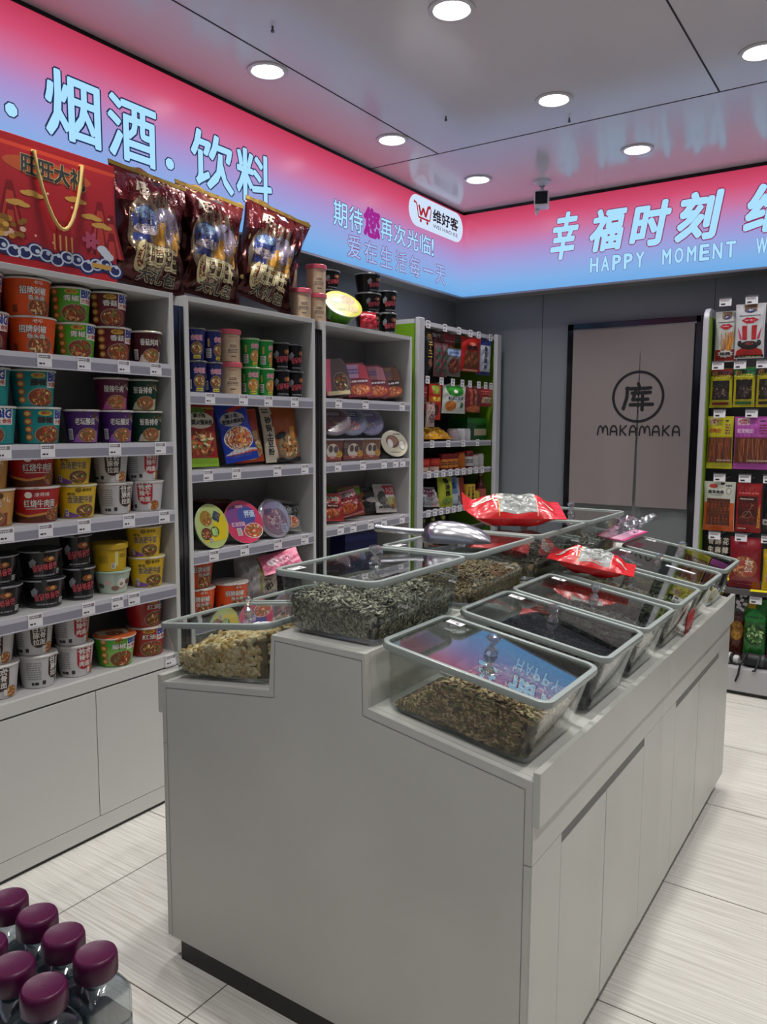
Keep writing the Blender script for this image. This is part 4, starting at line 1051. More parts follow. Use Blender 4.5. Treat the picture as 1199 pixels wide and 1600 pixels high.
def art_bagA(a, w_, h_):
    a.rect(-w_/2, 0, w_/2, .035, C('8AB82A'), 1); a.rect(-w_/2, h_-.03, w_/2, h_-.022, C('9A8A2A'), 1)
    a.ell(0, h_*.71, w_*.42, h_*.13, C('D8D0B8'), 2, 26); a.ell(0, h_*.86, w_*.2, .016, C('5E8A3A'), 2.2, 18); a.text('满小饱', -.03, h_*.75, .03, h_*.81, BLK, 4, .05); a.text('酸菜火锅米线', -.062, h_*.64, .062, h_*.72, BLK, 4, .06)
    a.food(0, h_*.36, w_*.48, h_*.23, 21, '8A3A1E', ('D8A868', 'B84A2A', 'E3CFA0', '6A8A3A', '3A1E14', 'C8783A'), None, 2, 60)
def art_bagB(a, w_, h_):
    a.ell(-.01, h_*.68, w_*.36, h_*.12, C('B8B4B8'), 2, 24); a.text('满小饱', -.045, h_*.70, .02, h_*.76, BLK, 4, .05); a.text('肥肠火锅米线', -.062, h_*.61, .045, h_*.68, BLK, 4, .06)
    a.poly([(-.03, h_*.84), (.08, h_*.92), (.08, h_*.86), (-.02, h_*.79)], C('C8322A'), 2)
    a.food(.0, h_*.36, w_*.44, h_*.2, 22, '9A5A2A', ('D8A04A', 'C84A2A', 'E3CFA0', '8A4A1E', 'E07A3A'), 'D8D4D0', 2, 50); a.poly([(-w_/2, h_*.12), (-.03, h_*.2), (w_/2, h_*.17), (w_/2, h_*.12), (-.02, h_*.14)], C('D8D2D0'), 3); a.poly([(-w_/2, h_*.10), (w_/2, h_*.155), (w_/2, h_*.12)], C('C8402A'), 3.3)
def art_bagC(a, w_, h_):
    a.rect(-w_/2+.004, .1, -w_/2+.032, h_-.03, C('C8B890'), 2); a.rect(-w_/2+.02, .12, -w_/2+.04, .2, C('7A1E14'), 3)
    a.food(.01, h_*.27, w_*.47, h_*.25, 23, 'A88A5A', ('D8C088', 'C85A3A', '3A6A34', 'E3D6B0', '8A4A2A'), None, 2, 60); a.poly([(.01, h_*.4), (.06, h_*.42), (.06, h_*.58), (.015, h_*.56)], C('C8A86A'), 3); a.ell(-.035, h_*.42, .024, .016, BLK, 3, 14, .4); a.ell(.0, h_*.3, .016, .02, C('2E5A2E'), 4, 14)
def art_bagD(a, w_, h_):
    a.poly([(-w_/2, 0), (-w_/2+.075, 0), (-w_/2+.055, h_*.3), (-w_/2+.058, h_), (-w_/2, h_)], C('C8BEAA'), 2)
    for k, ch in enumerate('砂锅土豆粉'): a.text(ch, -w_/2+.016, h_*.68-k*.037, -w_/2+.044, h_*.68-k*.037+.031, BLK, 4, .05)
    a.bars(-w_/2+.008, h_*.86, -w_/2+.045, h_*.96, INK, 2, 3); a.rect(-w_/2+.048, h_*.6, -w_/2+.06, h_*.84, C('8A3A1A'), 3); a.rect(-w_/2+.06, 0, w_/2, .02, BLK, 2)
    a.food(.035, h_*.26, .068, .062, 24, '9A7A4A', ('D8B878', 'C87A3A', 'E6D8B0', '5A4A2A'), '5E6668', 2.4, 50); a.poly([(.045, h_*.4), (.075, h_*.42), (.075, h_*.62), (.045, h_*.6)], C('C88A42'), 4); a.ell(-.01, h_*.46, .034, .016, BLK, 4, 14, .3)
pack('red noodle bag with lime-green foot at left of middle cabinet shelf', 'noodle bag', 'noodle_bag', .168, .272, .04, '9A1C18', art_bagA, -2.455, 2.275, 1.3215, 78, 9, 0, G2, 1)
pack('blue noodle bag leaning to the left, second on the middle cabinet shelf', 'noodle bag', 'noodle_bag', .165, .272, .04, '1838A8', art_bagB, -2.43, 2.492, 1.327, 74, 12, -9, G2, 2)
pack('orange-red noodle bag behind the blue one, middle cabinet shelf', 'noodle bag', 'noodle_bag', .155, .245, .036, 'A83A1A', art_bagC, -2.49, 2.60, 1.3215, 76, 12, -4, G2, 3)
pack('brown noodle bag with cream writing strip at right of middle cabinet shelf', 'noodle bag', 'noodle_bag', .20, .268, .036, '9A4A14', art_bagD, -2.46, 2.795, 1.3215, 76, 10, -2, G2, 4)
# bowls lying on their sides, lids to the front
def tilted_bowl(label, name, r1, r0, h, col, lidcol, art, x, y, z, yawd, up, group, clear=False, ry=1.0, cat='noodle bowl', base=None, roll=0):
    ph = R(90-up)
    zc = z+.006+max(r1*math.sin(ph), h*math.cos(ph)+r0*math.sin(ph)) if base is None else base
    t = thing(name, label, cat, (x, y, zc), (ph, R(roll), R(yawd)), group); Sc = Matrix.Diagonal((1, ry, 1, 1))
    m_ = C(col, .3)
    b = MB(); b.lathe([(r0*.85, -h+.004), (r0*.92, -h), (r0, -h+.002), (r1*.985, -.006)], m_, 40, Sc, cap0=True); b.lathe([(r1*.985, -.006), (r1+.003, -.005), (r1+.004, -.001), (r1+.002, .0005)], C('D2CCC4', .35) if not clear else C('C9CBD2', .2), 40, Sc); b.build('bowl_body', t)
    b = MB(); b.lathe([(r1+.003, .0006), (r1*.93, .0016), (.0005, .0016)], C(lidcol, .28), 40, Sc)
    a = Art(); art(a, r1); a.stamp(b, lambda u, v, l: (u, v*ry, .0019+l), 0); b.build('lid', t)
    if clear:
        c = MB(); c.lathe([(r1+.005, .001), (r1+.0055, .006), (r1*.92, .009), (r1*.88, .013), (.0005, .0135)], FILM, 40, Sc); c.build('clear_cover', t)
    return t
G3 = 'bowls tilted to the front on the middle cabinet'
def lid_yellow(a, r): a.poly([(-r*.7, -r*.7), (r*.7, -r*.7), (r*.98, 0), (r*.7, r*.7), (.0, .0)], C('E0C81E'), 1); a.food(-.03, .035, .036, .036, 31, '9A7A2A', rim=None); a.food(-.045, -.03, .032, .028, 32, '6A3A2A', rim=None); a.text('酸菜鱼', .012, .018, .052, .06, C('24386A'), 4, .05, rot=1.0); a.ell(.005, -.025, .026, .022, C('4A6A2A'), 3, 20); a.text('粉', -.012, -.042, .02, -.01, C('B8D88A'), 5, .06); a.rect(-.035, -.07, -.015, -.05, WHT, 3); a.bars(-.034, -.069, -.016, -.051, INK, 4, 4)
def lid_pink(a, r): a.ell(-.012, .022, r*.8, r*.62, C('7A3A86'), 1, 30); a.ell(.02, .03, r*.5, r*.4, C('3A4A9A'), 1.4, 24); a.text('拌面', .008, .018, .062, .05, C('C8D8F0'), 4, .05, C('2A3A7A'), .05); a.text('红油豆豉', -.07, -.02, .0, .0, C('E6B8D0'), 4, .04); a.food(.036, -.045, .05, .035, 33, 'A84A22', ('E07A4A', 'C8402A', 'E8C89A', '5A7A3A'), 'E8E4E0', 3, 34); a.rect(-.05, -.062, -.026, -.028, WHT, 3); a.bars(-.048, -.06, -.028, -.03, INK, 5, 4); a.rect(-.03, .065, .01, .078, C('D8A8B8'), 3)
def lid_clear(a, r): a.ell(.0, -.012, r*.8, r*.76, C('7E5E5A'), 1, 30); a.food(.0, -.01, r*.7, r*.64, 34, '8A5A52', ('B88A82', 'A0665E', 'C8A8A0', '5A3A3A'), None, 1.5, 40); a.ell(0, .062, r*.6, .018, C('8A86A0'), 3, 18); a.text('麻辣烫', -.055, .018, -.005, .05, C('24305A'), 4, .05); a.rect(.025, -.07, .06, -.03, C('C8C0C8'), 3); a.bars(.028, -.066, .057, -.034, INK, 4, 4); a.ring(.01, -.01, .02, .02, .004, C('C89A9A'), 4, 24)
tilted_bowl('yellow-lidded noodle bowl tilted forward at left of the middle cabinet', 'noodle_bowl', .092, .07, .05, '3E6A22', 'B8C87A', lid_yellow, -2.418, 2.292, .986, 93, 16, G3)
tilted_bowl('pink and purple lidded noodle bowl tilted forward, middle cabinet', 'noodle_bowl', .096, .072, .05, 'B0203E', 'D2385E', lid_pink, -2.42, 2.483, .986, 80, 24, G3)
tilted_bowl('clear-covered brown noodle bowl tilted forward beside the noodle packets, middle cabinet', 'noodle_bowl', .09, .07, .05, '8E868C', 'A39AA6', lid_clear, -2.42, 2.681, .986, 84, 22, G3, True)
def flat_bowl(label, r1, h, col, lid, x, y, z, art, group):
    t = thing('noodle_bowl', label, 'noodle bowl', (x, y, z+.0015), (0, 0, R(60)), group)
    b = MB(); b.lathe([(r1*.6, .004), (r1*.68, 0), (r1*.98, h), (r1+.003, h+.001), (r1+.002, h+.005)], C(col, .3), 36, cap0=True); b.build('bowl_body', t)
    b = MB(); b.lathe([(r1+.002, h+.0045), (.0005, h+.0055)], C(lid, .28), 36); a = Art(); art(a, r1); a.stamp(b, lambda u, v, l: (u, v, h+.006+l), 0); b.build('lid', t); return t
flat_bowl('green noodle bowl lying flat in the shadow behind the yellow-lidded one', .08, .075, '2E5A1E', '4A7A2A', -2.597, 2.262, .985, lambda a, r: a.food(0, 0, .04, .04, 41), 'bowls at the back of the middle cabinet')
flat_bowl('dark red noodle bowl with picture lid lying flat, behind pink bowl', .088, .175, '4A0E12', '7A2420', -2.587, 2.46, .985, lambda a, r: a.food(.04, -.01, .04, .035, 42).text('火锅', -.05, .0, .0, .03, C('C89A8A'), 3, .04), 'bowls at the back of the middle cabinet')
def art_pkt(a, w_, h_): a.rect(-w_/2+.012, h_*.35, w_/2-.012, h_*.9, C('26262A'), 1.5); a.text('拉面', -w_*.3, h_*.55, w_*.1, h_*.84, C('9A9CA0'), 4, .06); a.food(.012, h_*.3, w_*.3, h_*.2, 51, 'B84A22', ('E0A04A', 'C8402A', '7A9A3A', 'E3CFA0'), 'C8C4C0', 3, 24)
for i, (y, x, ro, ln) in enumerate(((2.785, -2.50, 20, 20), (2.803, -2.43, 20, 30))):
    pack(('black and silver noodle packet slumped at right of the middle cabinet', 'second black and silver noodle packet, propped against the cabinet side')[i], 'noodle packet', 'noodle_packet', .125, .155, .022, '6A6A66', art_pkt, x, y, .9865, 66, ln, ro*.4, 'slumped noodle packets on the middle cabinet', 5+i, .004)
# bottom of the middle cabinet
def art_clear(a, w_, h_): a.rect(-.0, .03, .012, h_-.01, C('A8A83A'), 2); a.rect(.012, .03, w_/2-.004, h_-.02, C('C8BCA8'), 1.5); a.bars(.02, .08, .07, .16, C('6A5A4A'), 4, 3); a.ell(.045, .06, .026, .018, C('3A342E'), 3, 16, .4); a.text('粉', .03, .105, .06, .135, INK, 4, .06)
pack('transparent bag of pale noodles at bottom of middle cabinet under a pink flap', 'noodle bag', 'noodle_bag', .21, .205, .10, C('A7A5A6', .25), art_clear, -2.46, 2.60, .6965, 66, 6, 0, None, 8, .008)
pack('pink packet folded over the top of the transparent noodle bag', 'snack packet', 'snack_packet', .19, .10, .018, 'D8708E', lambda a, w_, h_: a.text('棉花', -.01, .03, .06, .07, C('E8B8C8'), 3, .03).ell(-.04, .05, .03, .02, C('E3C8D0'), 2, 16), -2.338, 2.655, .817, 60, 40, -12, None, 9, .006)
for i, (y, ro) in enumerate(((2.752, 5), (2.838, -3))):
    pack(('black snack packet lying beside the pink packet, bottom of middle cabinet', 'black snack packet nearest the cabinet side, bottom of middle cabinet')[i], 'snack packet', 'snack_packet', .115, .20, .035, '151318', lambda a, w_, h_: a.bars(-.04, .12, .04, .16, C('C890A0'), 3, 3).bars(-.04, .08, .02, .1, C('8A8A8E'), 2, 3), -2.45, y, .6965, 70, 14, ro*.4, 'black packets at the bottom of the middle cabinet', 11+i, .006)

# ------------------------------------------------------------------ goods of the farthest cabinet
G4 = 'self-heating meal cartons on the farthest cabinet'
def art_carton(c1, c2, seed, tc='D8D8E0'):
    def f(a, w_, h_):
        a.rect(-w_*.42, h_*.55, w_*.2, h_*.95, C(c1), 1); a.poly([(w_*.05, h_*.55), (w_*.42, h_*.5), (w_*.38, h_*.9), (w_*.1, h_*.95)], C(c2), 1.4)
        a.bars(-w_*.36, h_*.40, w_*.36, h_*.5, C('E8E6EA'), 1, 3, seed); a.bars(-w_*.3, h_*.66, w_*.1, h_*.84, C('5A5A8A'), 2, 3, seed+1)
        a.food(0, h_*.2, w_*.43, h_*.17, seed, 'B85A32', ('E08A5A', 'D8683A', 'E8B88A', 'A83A2A'), None, 2, 40)
    return f
box_pack('pink and dark self-heating carton seen edge-on at left, farthest cabinet', 'meal carton', 'meal_carton', .15, .185, .06, '5A4A4E', lambda a, w_, h_: (a.poly([(-w_*.46, 0), (-w_*.3, 0), (-w_*.12, h_), (-w_*.4, h_)], C('D85A7A'), 1), a.food(.02, h_*.35, .04, .05, 61, '4A3A34'), a.rect(-w_*.4, .0, w_*.4, .02, C('C8B890'), 2)), -2.43, 3.175, 1.636, 62, 12, -6, G4, .02)
box_pack('pink-orange self-heating carton with tapered top, second on farthest cabinet', 'meal carton', 'meal_carton', .175, .178, .055, '8A3A42', art_carton('B890B8', 'C84A5A', 62), -2.43, 3.352, 1.636, 72, 12, -5, G4, .02)
box_pack('darker pink self-heating carton with tapered top, third on farthest cabinet', 'meal carton', 'meal_carton', .175, .178, .055, '7A3038', art_carton('9A6A72', 'B87A86', 63), -2.435, 3.525, 1.636, 74, 12, -5, G4, .02)
box_pack('brown self-heating carton leaning at right end, farthest cabinet', 'meal carton', 'meal_carton', .14, .182, .06, '4A3A30', art_carton('8A6A52', '7A4A3A', 64), -2.44, 3.695, 1.636, 50, 12, -8, G4, .02)
G5 = 'round clear-lidded tubs on the farthest cabinet'
def lid_husk(c1, c2, seed):
    def f(a, r): a.ring(0, 0, r*.93, r*.93, .003, C('B8B4C8'), 1.5, 30); a.rect(-r*.5, r*.25, r*.5, r*.6, C(c1), 1.5); a.bars(-r*.4, r*.3, r*.4, r*.55, C('D8D4E6'), 2, 3, seed); a.food(.0, -r*.35, r*.6, r*.4, seed, c2, ('E8D8D0', 'D86A7A', 'E0C86A', '5A4A4A', 'F0E8EA'), None, 2, 24)
    return f
for i, (y, yw_, c0, c1, c2) in enumerate(((3.178, 48, '8A6A72', '5A3A42', '9A6A7A'), (3.335, 62, '7E86A4', '4A5478', 'C87A8A'), (3.508, 64, '8A7EA8', '5E5A90', '8A86B4'))):
    tilted_bowl(('round clear-lidded tub at left with dark print, farthest cabinet', 'middle round clear-lidded tub with blue-grey print, farthest cabinet', 'right round clear-lidded tub with lilac print, farthest cabinet')[i], 'snack_tub', .086, .062, .055, 'A9ACBA', c0, lid_husk(c1, c2, 70+i), -2.46-.005*i, y, 1.32, yw_, 26, G5, True, .95, 'snack tub', 1.452+.078)
def sq_tub(label, x, y, z, w_, d_, h_, col, art, yawd, group):
    t = thing('square_tub', label, 'snack tub', (x, y, z+.0012), (0, 0, R(yawd)), group)
    b = MB(); b.loft([rrect(w_*.86, d_*.86, .012, 0), rrect(w_, d_, .016, h_)], C(col, .3), True, True, True)
    a = Art(); art(a, w_, h_); a.stamp(b, lambda u, v, l: (u, -d_/2*(.86+.14*v/h_)-.0004-l, v)); b.build('tub_body', t)
    b = MB(); b.loft([rrect(w_+.008, d_+.008, .018, h_), rrect(w_+.009, d_+.009, .018, h_+.006), rrect(w_, d_, .016, h_+.007)], C('A9AAB4', .25), True, True, True); b.build('lid', t)
for i, y in enumerate((3.112, 3.288, 3.452)):
    sq_tub(('square printed tub at left under the round tubs, farthest cabinet', 'middle square printed tub under the round tubs, farthest cabinet', 'right square printed tub under the round tubs, farthest cabinet')[i], -2.455, y, 1.3205, .142, .12, .108, ('6A4640', '5E4A48', '7A5A4A')[i],
        lambda a, w_, h_: (a.ell(.0, h_*.5, w_*.27, h_*.34, C('C8BEB4'), 2, 22), a.ell(-.012, h_*.6, .014, .018, C('5A504E'), 3, 14), a.ell(.02, h_*.58, .014, .018, C('5A504E'), 3, 14), a.bars(-w_*.45, .01, w_*.42, .03, C('B8524A'), 2, 2), a.food(w_*.3, h_*.35, .02, .018, 81, 'B8923A'), a.bars(-w_*.45, h_*.62, -w_*.2, h_*.85, C('8A7A72'), 3, 2)), 74, 'square tubs on the farthest cabinet')
tilted_bowl('oval pudding tub with cream cake lid tilted forward, right side of farthest cabinet', 'pudding_tub', .083, .06, .06, '3A2E28', 'C9C2AC', lambda a, r: (a.ell(-.012, .012, .042, .042, C('5A3A2E'), 1.5, 24), a.ell(-.012, .018, .034, .03, C('8E5E48'), 2, 22), a.ell(-.03, .0, .018, .028, C('D8D4CC'), 2.4, 16), a.ell(.045, -.012, .018, .03, C('EAE6DC'), 2, 18), a.ring(.045, -.012, .019, .031, .002, INK, 2.4, 24), a.bars(.0, .055, .05, .066, INK, 1, 2), a.bars(-.04, -.06, .03, -.055, INK, 1, 2)), -2.42, 3.69, 1.32, 66, 24, None, False, .92, 'dessert tub')
G6 = 'snack packets piled on the lower shelf of the farthest cabinet'
def art_snk(c1, c2, seed, txt=None, food=True):
    def f(a, w_, h_):
        a.poly([(-w_/2, h_*.6), (w_/2, h_*.7), (w_/2, h_*.95), (-w_/2, h_*.95)], C(c1), 1.2)
        if txt: a.text(txt, -w_*.36, h_*.66, w_*.36, h_*.88, C('E0D8C8'), 4, .06, C('3A1414'), .05)
        a.ell(0, h_*.5, w_*.36, h_*.1, C(c2), 2, 20); a.bars(-w_*.28, h_*.46, w_*.28, h_*.54, C('E0C8B0'), 1, 3, seed)
        if food: a.food(.0, h_*.25, w_*.36, h_*.17, seed, 'A84A1E', ('E08A3A', 'C8402A', 'E3CFA0', '7A2A1E'), None, 2.4, 24)
    return f
for args in (('large red and green snack bag at the back left, farthest cabinet', .2, .185, .06, '6A161A', art_snk('3A5A1E', '9A4A5A', 91), -2.56, 3.205, 70, 14, 0), ('red and orange snack packet front left, lower shelf of farthest cabinet', .15, .15, .045, '9A1E1A', art_snk('B83A22', '4A1414', 92, '香辣'), -2.44, 3.135, 66, 24, 4),
    ('dark red packet with pink band and shrimp picture, farthest cabinet', .155, .15, .04, '7A1420', art_snk('D890A8', '9A1A2A', 93, '虾条'), -2.425, 3.285, 60, 30, -14), ('green-topped snack packet with orange foot, farthest cabinet', .15, .165, .045, '8A4422', art_snk('5E9A2A', '6A2A4A', 94), -2.49, 3.40, 72, 16, -4),
    ('narrow orange-brown packet between green and white ones, farthest cabinet', .11, .15, .035, '8A4A1A', art_snk('A8622A', '4A2A14', 95), -2.53, 3.515, 76, 12, 0), ('black and white packet in front of the recipe-printed bag, farthest cabinet', .13, .15, .035, '1C1A1A', art_snk('3A3838', 'C8C4C0', 96, None, False), -2.50, 3.585, 76, 16, 3),
    ('white and pink printed snack bag at right of lower shelf, farthest cabinet', .165, .165, .04, 'B8B0AC', lambda a, w_, h_: (a.rect(-w_*.1, h_*.6, w_*.46, h_*.95, C('A83A4A'), 1.5), a.text('火鸡', -w_*.02, h_*.66, w_*.4, h_*.88, C('E0A8A8'), 3, .05), a.food(w_*.2, h_*.35, .05, .03, 97, '8A9A4A'), a.food(w_*.3, h_*.22, .025, .02, 98), a.bars(-w_*.4, .02, w_*.4, .04, INK, 1, 2), a.ell(-w_*.25, h_*.5, .03, .04, C('4A4846'), 2, 16), a.ell(-w_*.12, h_*.32, .025, .03, C('6A6664'), 2, 14)), -2.462, 3.68, 78, 16, 2)):
    lab, w_, h_, t_, col, art, x, y, yw_, ln, ro = args
    pack(lab, 'snack packet', 'snack_packet', w_, h_, t_, col, art, x, y, 1.0012, yw_, ln, ro, G6, int(y*100), .004)
box_pack('navy blue carton at the bottom of the farthest cabinet behind the scoop', 'carton', 'carton', .24, .23, .12, '101A4E', lambda a, w_, h_: (a.bars(-.1, .08, .02, .13, C('4A4E62'), 3, 3), a.rect(-w_/2, h_-.04, w_/2, h_-.01, C('182668'), 1)), -2.50, 3.41, .6962, 80)
tilted_bowl('yellow-lidded green noodle bowl leaning on top of the farthest cabinet', 'noodle_bowl', .098, .066, .085, '4E8E1E', 'C8C43A', lambda a, r: (a.ell(0, 0, r*.86, r*.8, C('D8CC4A'), 1, 28), a.food(.03, .03, .045, .04, 99, 'B88A4A'), a.ell(-.03, .02, .034, .03, C('8A9A5A'), 2, 20), a.text('酸菜', -.055, .01, -.008, .036, C('E8ECD8'), 4, .05), a.food(.03, -.04, .04, .03, 98, 'C8A02A'), a.bars(-.05, -.06, .0, -.04, C('6A7A3A'), 2, 3)), -2.43, 3.225, 2.0035, 64, 44, None)
pack('small red cherry packet leaning against the black bowls, farthest cabinet', 'snack packet', 'snack_packet', .105, .088, .03, 'C01A2E', lambda a, w_, h_: [a.ell(random.Random(k).uniform(-.042, .042), random.Random(k+50).uniform(.01, .06), .009, .009, C(('E0203A', 'A80E22', 'E8506A')[k % 3]), 2+.02*k, 10) for k in range(26)]+[a.bars(-.03, .068, .03, .08, C('E8C8C8'), 1, 2)], -2.398, 3.405, 2.0035, 66, 10, 0, None, 31, .003)

# ------------------------------------------------------------------ green snack rack in the far left corner
GRN = C('6E9A1E', .4, name='green_panel'); PWH = C('B9B9BE', .35, name='rack_post_white'); WIRE = C('C2C2C6', .25, .6)
RY0, RY1, RX = 3.868, 4.965, -2.377
t = thing('snack_rack', 'white framed rack with green side panels in the far left corner', 'rack', (RX, (RY0+RY1)/2, 0))
Mt = Matrix.Translation((-RX, -(RY0+RY1)/2, 0))
b = MB(); b.box((-2.775, RY0, .02), (-2.76, RY1, 2.10), C('3E4044', .6), Mt); b.build('back_panel', t)
for a_, c_ in ((RY0, RY0+.024), (RY1-.024, RY1)):
    b = MB(); b.box((-2.76, a_, 0), (RX-.03, c_, 2.09), GRN, Mt); b.build('side_panel', t)
for a_, c_ in ((RY0+.01, RY0+.072), (RY1-.07, RY1-.004)):
    b = MB(); b.box((RX-.03, a_, 0), (RX, c_, 2.125), PWH, Mt); b.build('post', t, bevel=.006)
b = MB(); b.box((-2.76, RY0, 2.09), (RX-.03, RY1, 2.115), PWH, Mt); b.build('top_rail', t)
tagm2 = MB(); tagm2.box((0, -.023, -.022), (.0015, .023, .022), PAPER); Art().bars(-.018, .004, .016, .016, INK, 2, 1).rect(-.015, -.014, .004, -.004, C('8A8890'), 1).stamp(tagm2, lambda u, v, l: (.0015+l, u, v)); tagm2 = tagm2.mesh('hook_tag')
def hooks(par, zs, M_, x0, x1):
    for y, z in zs:
        h = MB(); h.tube([(x0, y, z), (x1-.02, y, z), (x1, y, z+.012)], .003, WIRE, 6, M_); ho = h.build('hook', par)
        link('price_tag', tagm2, ho, M_ @ Vector((x1+.001, y, z+.012)))
H1 = [(y, 2.082) for y in (3.985, 4.185, 4.36, 4.515, 4.63, 4.80)]; H2 = [(y, 1.762) for y in (3.985, 4.15, 4.29, 4.415, 4.518, 4.643, 4.74, 4.82)]
hooks(t, H1+H2, Mt, -2.76, -2.385)
for z, n in ((1.405, 4), (1.222, 9), (.985, 10), (.745, 3)):
    b = MB(); b.box((-2.76, RY0+.026, z-.012), (RX-.04, RY1-.026, z), C('8A8A8E', .4), Mt); sh = b.build('shelf', t)
    b = MB(); b.box((RX-.04, RY0+.075, z-.03), (RX-.034, RY1-.072, z+.006), STRIP_L, Mt); b.box((RX-.034, RY0+.075, z-.026), (RX-.033, RY1-.072, z-.004), STRIP, Mt); b.build('price_rail', sh)
    for k in range(n): link('price_tag', tagm2, sh, Mt @ Vector((RX-.032, RY0+.16+(RY1-RY0-.3)*(k+.3)/n, z-.01)))
GR = 'snack packs hanging on the green rack'
def hang(label, y0, y1, z0, z1, col, art, x=-2.425, t_=.028, group=GR, yawd=84, rolld=0, ln=-2, seed=1):
    w_, h_ = y1-y0, z1-z0
    o = pack(label, 'snack pack', 'snack_pack', w_, h_, t_, col, art, x, (y0+y1)/2, z0-.0015-w_/2*abs(math.sin(R(rolld))), yawd, ln, rolld, group, seed, .003, 22, 28)
    return o
def art_hang(top, mid, txt=None, seed=1, window=None, foot=None):
    def f(a, w_, h_):
        a.rect(-w_/2, h_*.72, w_/2, h_*.98, C(top), 1)
        if foot: a.rect(-w_/2, .004, w_/2, h_*.12, C(foot), 1)
        a.ell(0, h_*.965, w_*.1, .005, BLK, 3, 12)
        if window: a.rect(-w_*.4, h_*.12, w_*.4, h_*.62, C(window), 1.5); a.food(0, h_*.36, w_*.36, h_*.22, seed, window, mid, None, 2, 30)
        else: a.food(0, h_*.34, w_*.4, h_*.2, seed, mid[0], mid, None, 2, 26)
        if txt: a.text(txt, -w_*.38, h_*.74, w_*.38, h_*.9, C('D8D0C4'), 3, .04)
        else: a.bars(-w_*.38, h_*.66, w_*.38, h_*.7, C('D8D0C4'), 1, 3, seed)
    return f
MEAT = ('7A3A22', '5A2418', '9A4A2A', '8A5A3A')
hang('black pack with a round picture hanging beside the near rack post', 3.985, 4.055, 1.805, 2.05, '10181E', art_hang('141C24', ('1E4A5A', '8A7A3A', '22303A'), None, 1), -2.475, seed=1)
hang('dark pack with gold vertical lettering, second on upper hooks of green rack', 4.045, 4.125, 1.808, 2.045, '141A1C', lambda a, w_, h_: ([a.text(c_, -w_*.2, h_*.86-.05*k, w_*.3, h_*.86-.05*k+.04, GOLD, 3, .05) for k, c_ in enumerate('肉干王')], a.ell(.01, h_*.3, .022, .026, C('8A5A4A'), 2, 16)), -2.447, seed=2)
hang('pinkish clear pack with green print on upper hooks of green rack', 4.12, 4.262, 1.80, 2.0, '6A4A4A', lambda a, w_, h_: (a.rect(-w_*.04, 0, w_*.04, h_, C('6A1E24'), 1.5), [a.ell(s_*w_*.26, h_*(.18+.2*k), w_*.13, h_*.06, C('2A5A44'), 2, 14) for s_ in (-1, 1) for k in range(4)]), -2.42, seed=3)
hang('dark red pack peeking above the pinkish pack on green rack', 4.135, 4.25, 1.95, 2.072, '5A1218', art_hang('4A0E14', MEAT, '豆干', 4), -2.455, .02, seed=4)
hang('clear pack of brown strips with blue-white band, upper hooks of green rack', 4.262, 4.43, 1.81, 1.985, '6E6664', lambda a, w_, h_: (a.rect(-w_/2, h_*.72, w_/2, h_*.96, C('7E90B0'), 1), a.food(0, h_*.36, w_*.42, h_*.3, 5, '5A2A1E', MEAT, None, 2, 40), a.bars(-w_*.3, h_*.78, w_*.3, h_*.9, C('3A4A7A'), 1, 3)), -2.42, seed=5)
hang('red pack with gold crest hung above the blue-banded pack', 4.285, 4.42, 1.93, 2.075, '7A161A', art_hang('8A1A1E', ('B8622A', '8A3A1A'), None, 6), -2.455, .02, seed=6)
hang('bright red meat pack with wide brown window, upper hooks of green rack', 4.462, 4.695, 1.852, 2.072, 'A31E18', lambda a, w_, h_: (a.rect(-w_*.36, h_*.1, w_*.36, h_*.6, C('6A3A1E'), 1.5), a.food(0, h_*.35, w_*.32, h_*.22, 7, '6A3A1E', MEAT, None, 2, 30), a.ell(0, h_*.8, w_*.16, .012, C('C86A5A'), 2, 18), a.text('麻辣', -w_*.28, h_*.63, w_*.28, h_*.76, BLK, 3, .05), a.rect(-w_*.36, .006, w_*.36, h_*.07, C('D8A88A'), 2)), -2.42, .03, seed=7)
hang('white pack with blue ends and vertical lettering by far side panel, green rack', 4.70, 4.862, 1.842, 2.082, 'B4B8C6', lambda a, w_, h_: (a.rect(-w_/2, h_*.82, w_/2, h_, C('1E2A6E'), 1), a.rect(-w_/2, 0, w_/2, h_*.1, C('1E2A6E'), 1), [a.text(c_, -.016, h_*.66-.04*k, .02, h_*.66-.04*k+.032, C('3A3E52'), 3, .04) for k, c_ in enumerate('鱼豆腐块')]), -2.425, .025, seed=8)
G7 = 'snack packs hanging on the lower hooks of the green rack'
hang('red pack edge hanging beside the near post, lower hooks of green rack', 3.985, 4.06, 1.60, 1.745, '8E1A1C', art_hang('7A1418', MEAT, None, 11), -2.44, group=G7, seed=9)
hang('orange and red pack with lime top, second on lower hooks of green rack', 4.06, 4.19, 1.538, 1.753, 'B8281C', lambda a, w_, h_: (a.rect(-w_*.3, h_*.72, w_*.3, h_*.96, C('8A9A3A'), 2), a.rect(-w_/2, h_*.5, w_/2, h_*.66, C('C8661E'), 1.5), a.text('素肉', -w_*.3, h_*.52, w_*.3, h_*.64, C('E8C84A'), 3, .05), a.ell(0, h_*.28, w_*.24, h_*.16, C('4A1E16'), 2, 18)), -2.42, group=G7, seed=10)
hang('pack with white side tucked behind the lime-topped one, green rack', 4.165, 4.235, 1.55, 1.72, 'A8A49A', None, -2.465, group=G7, seed=12)
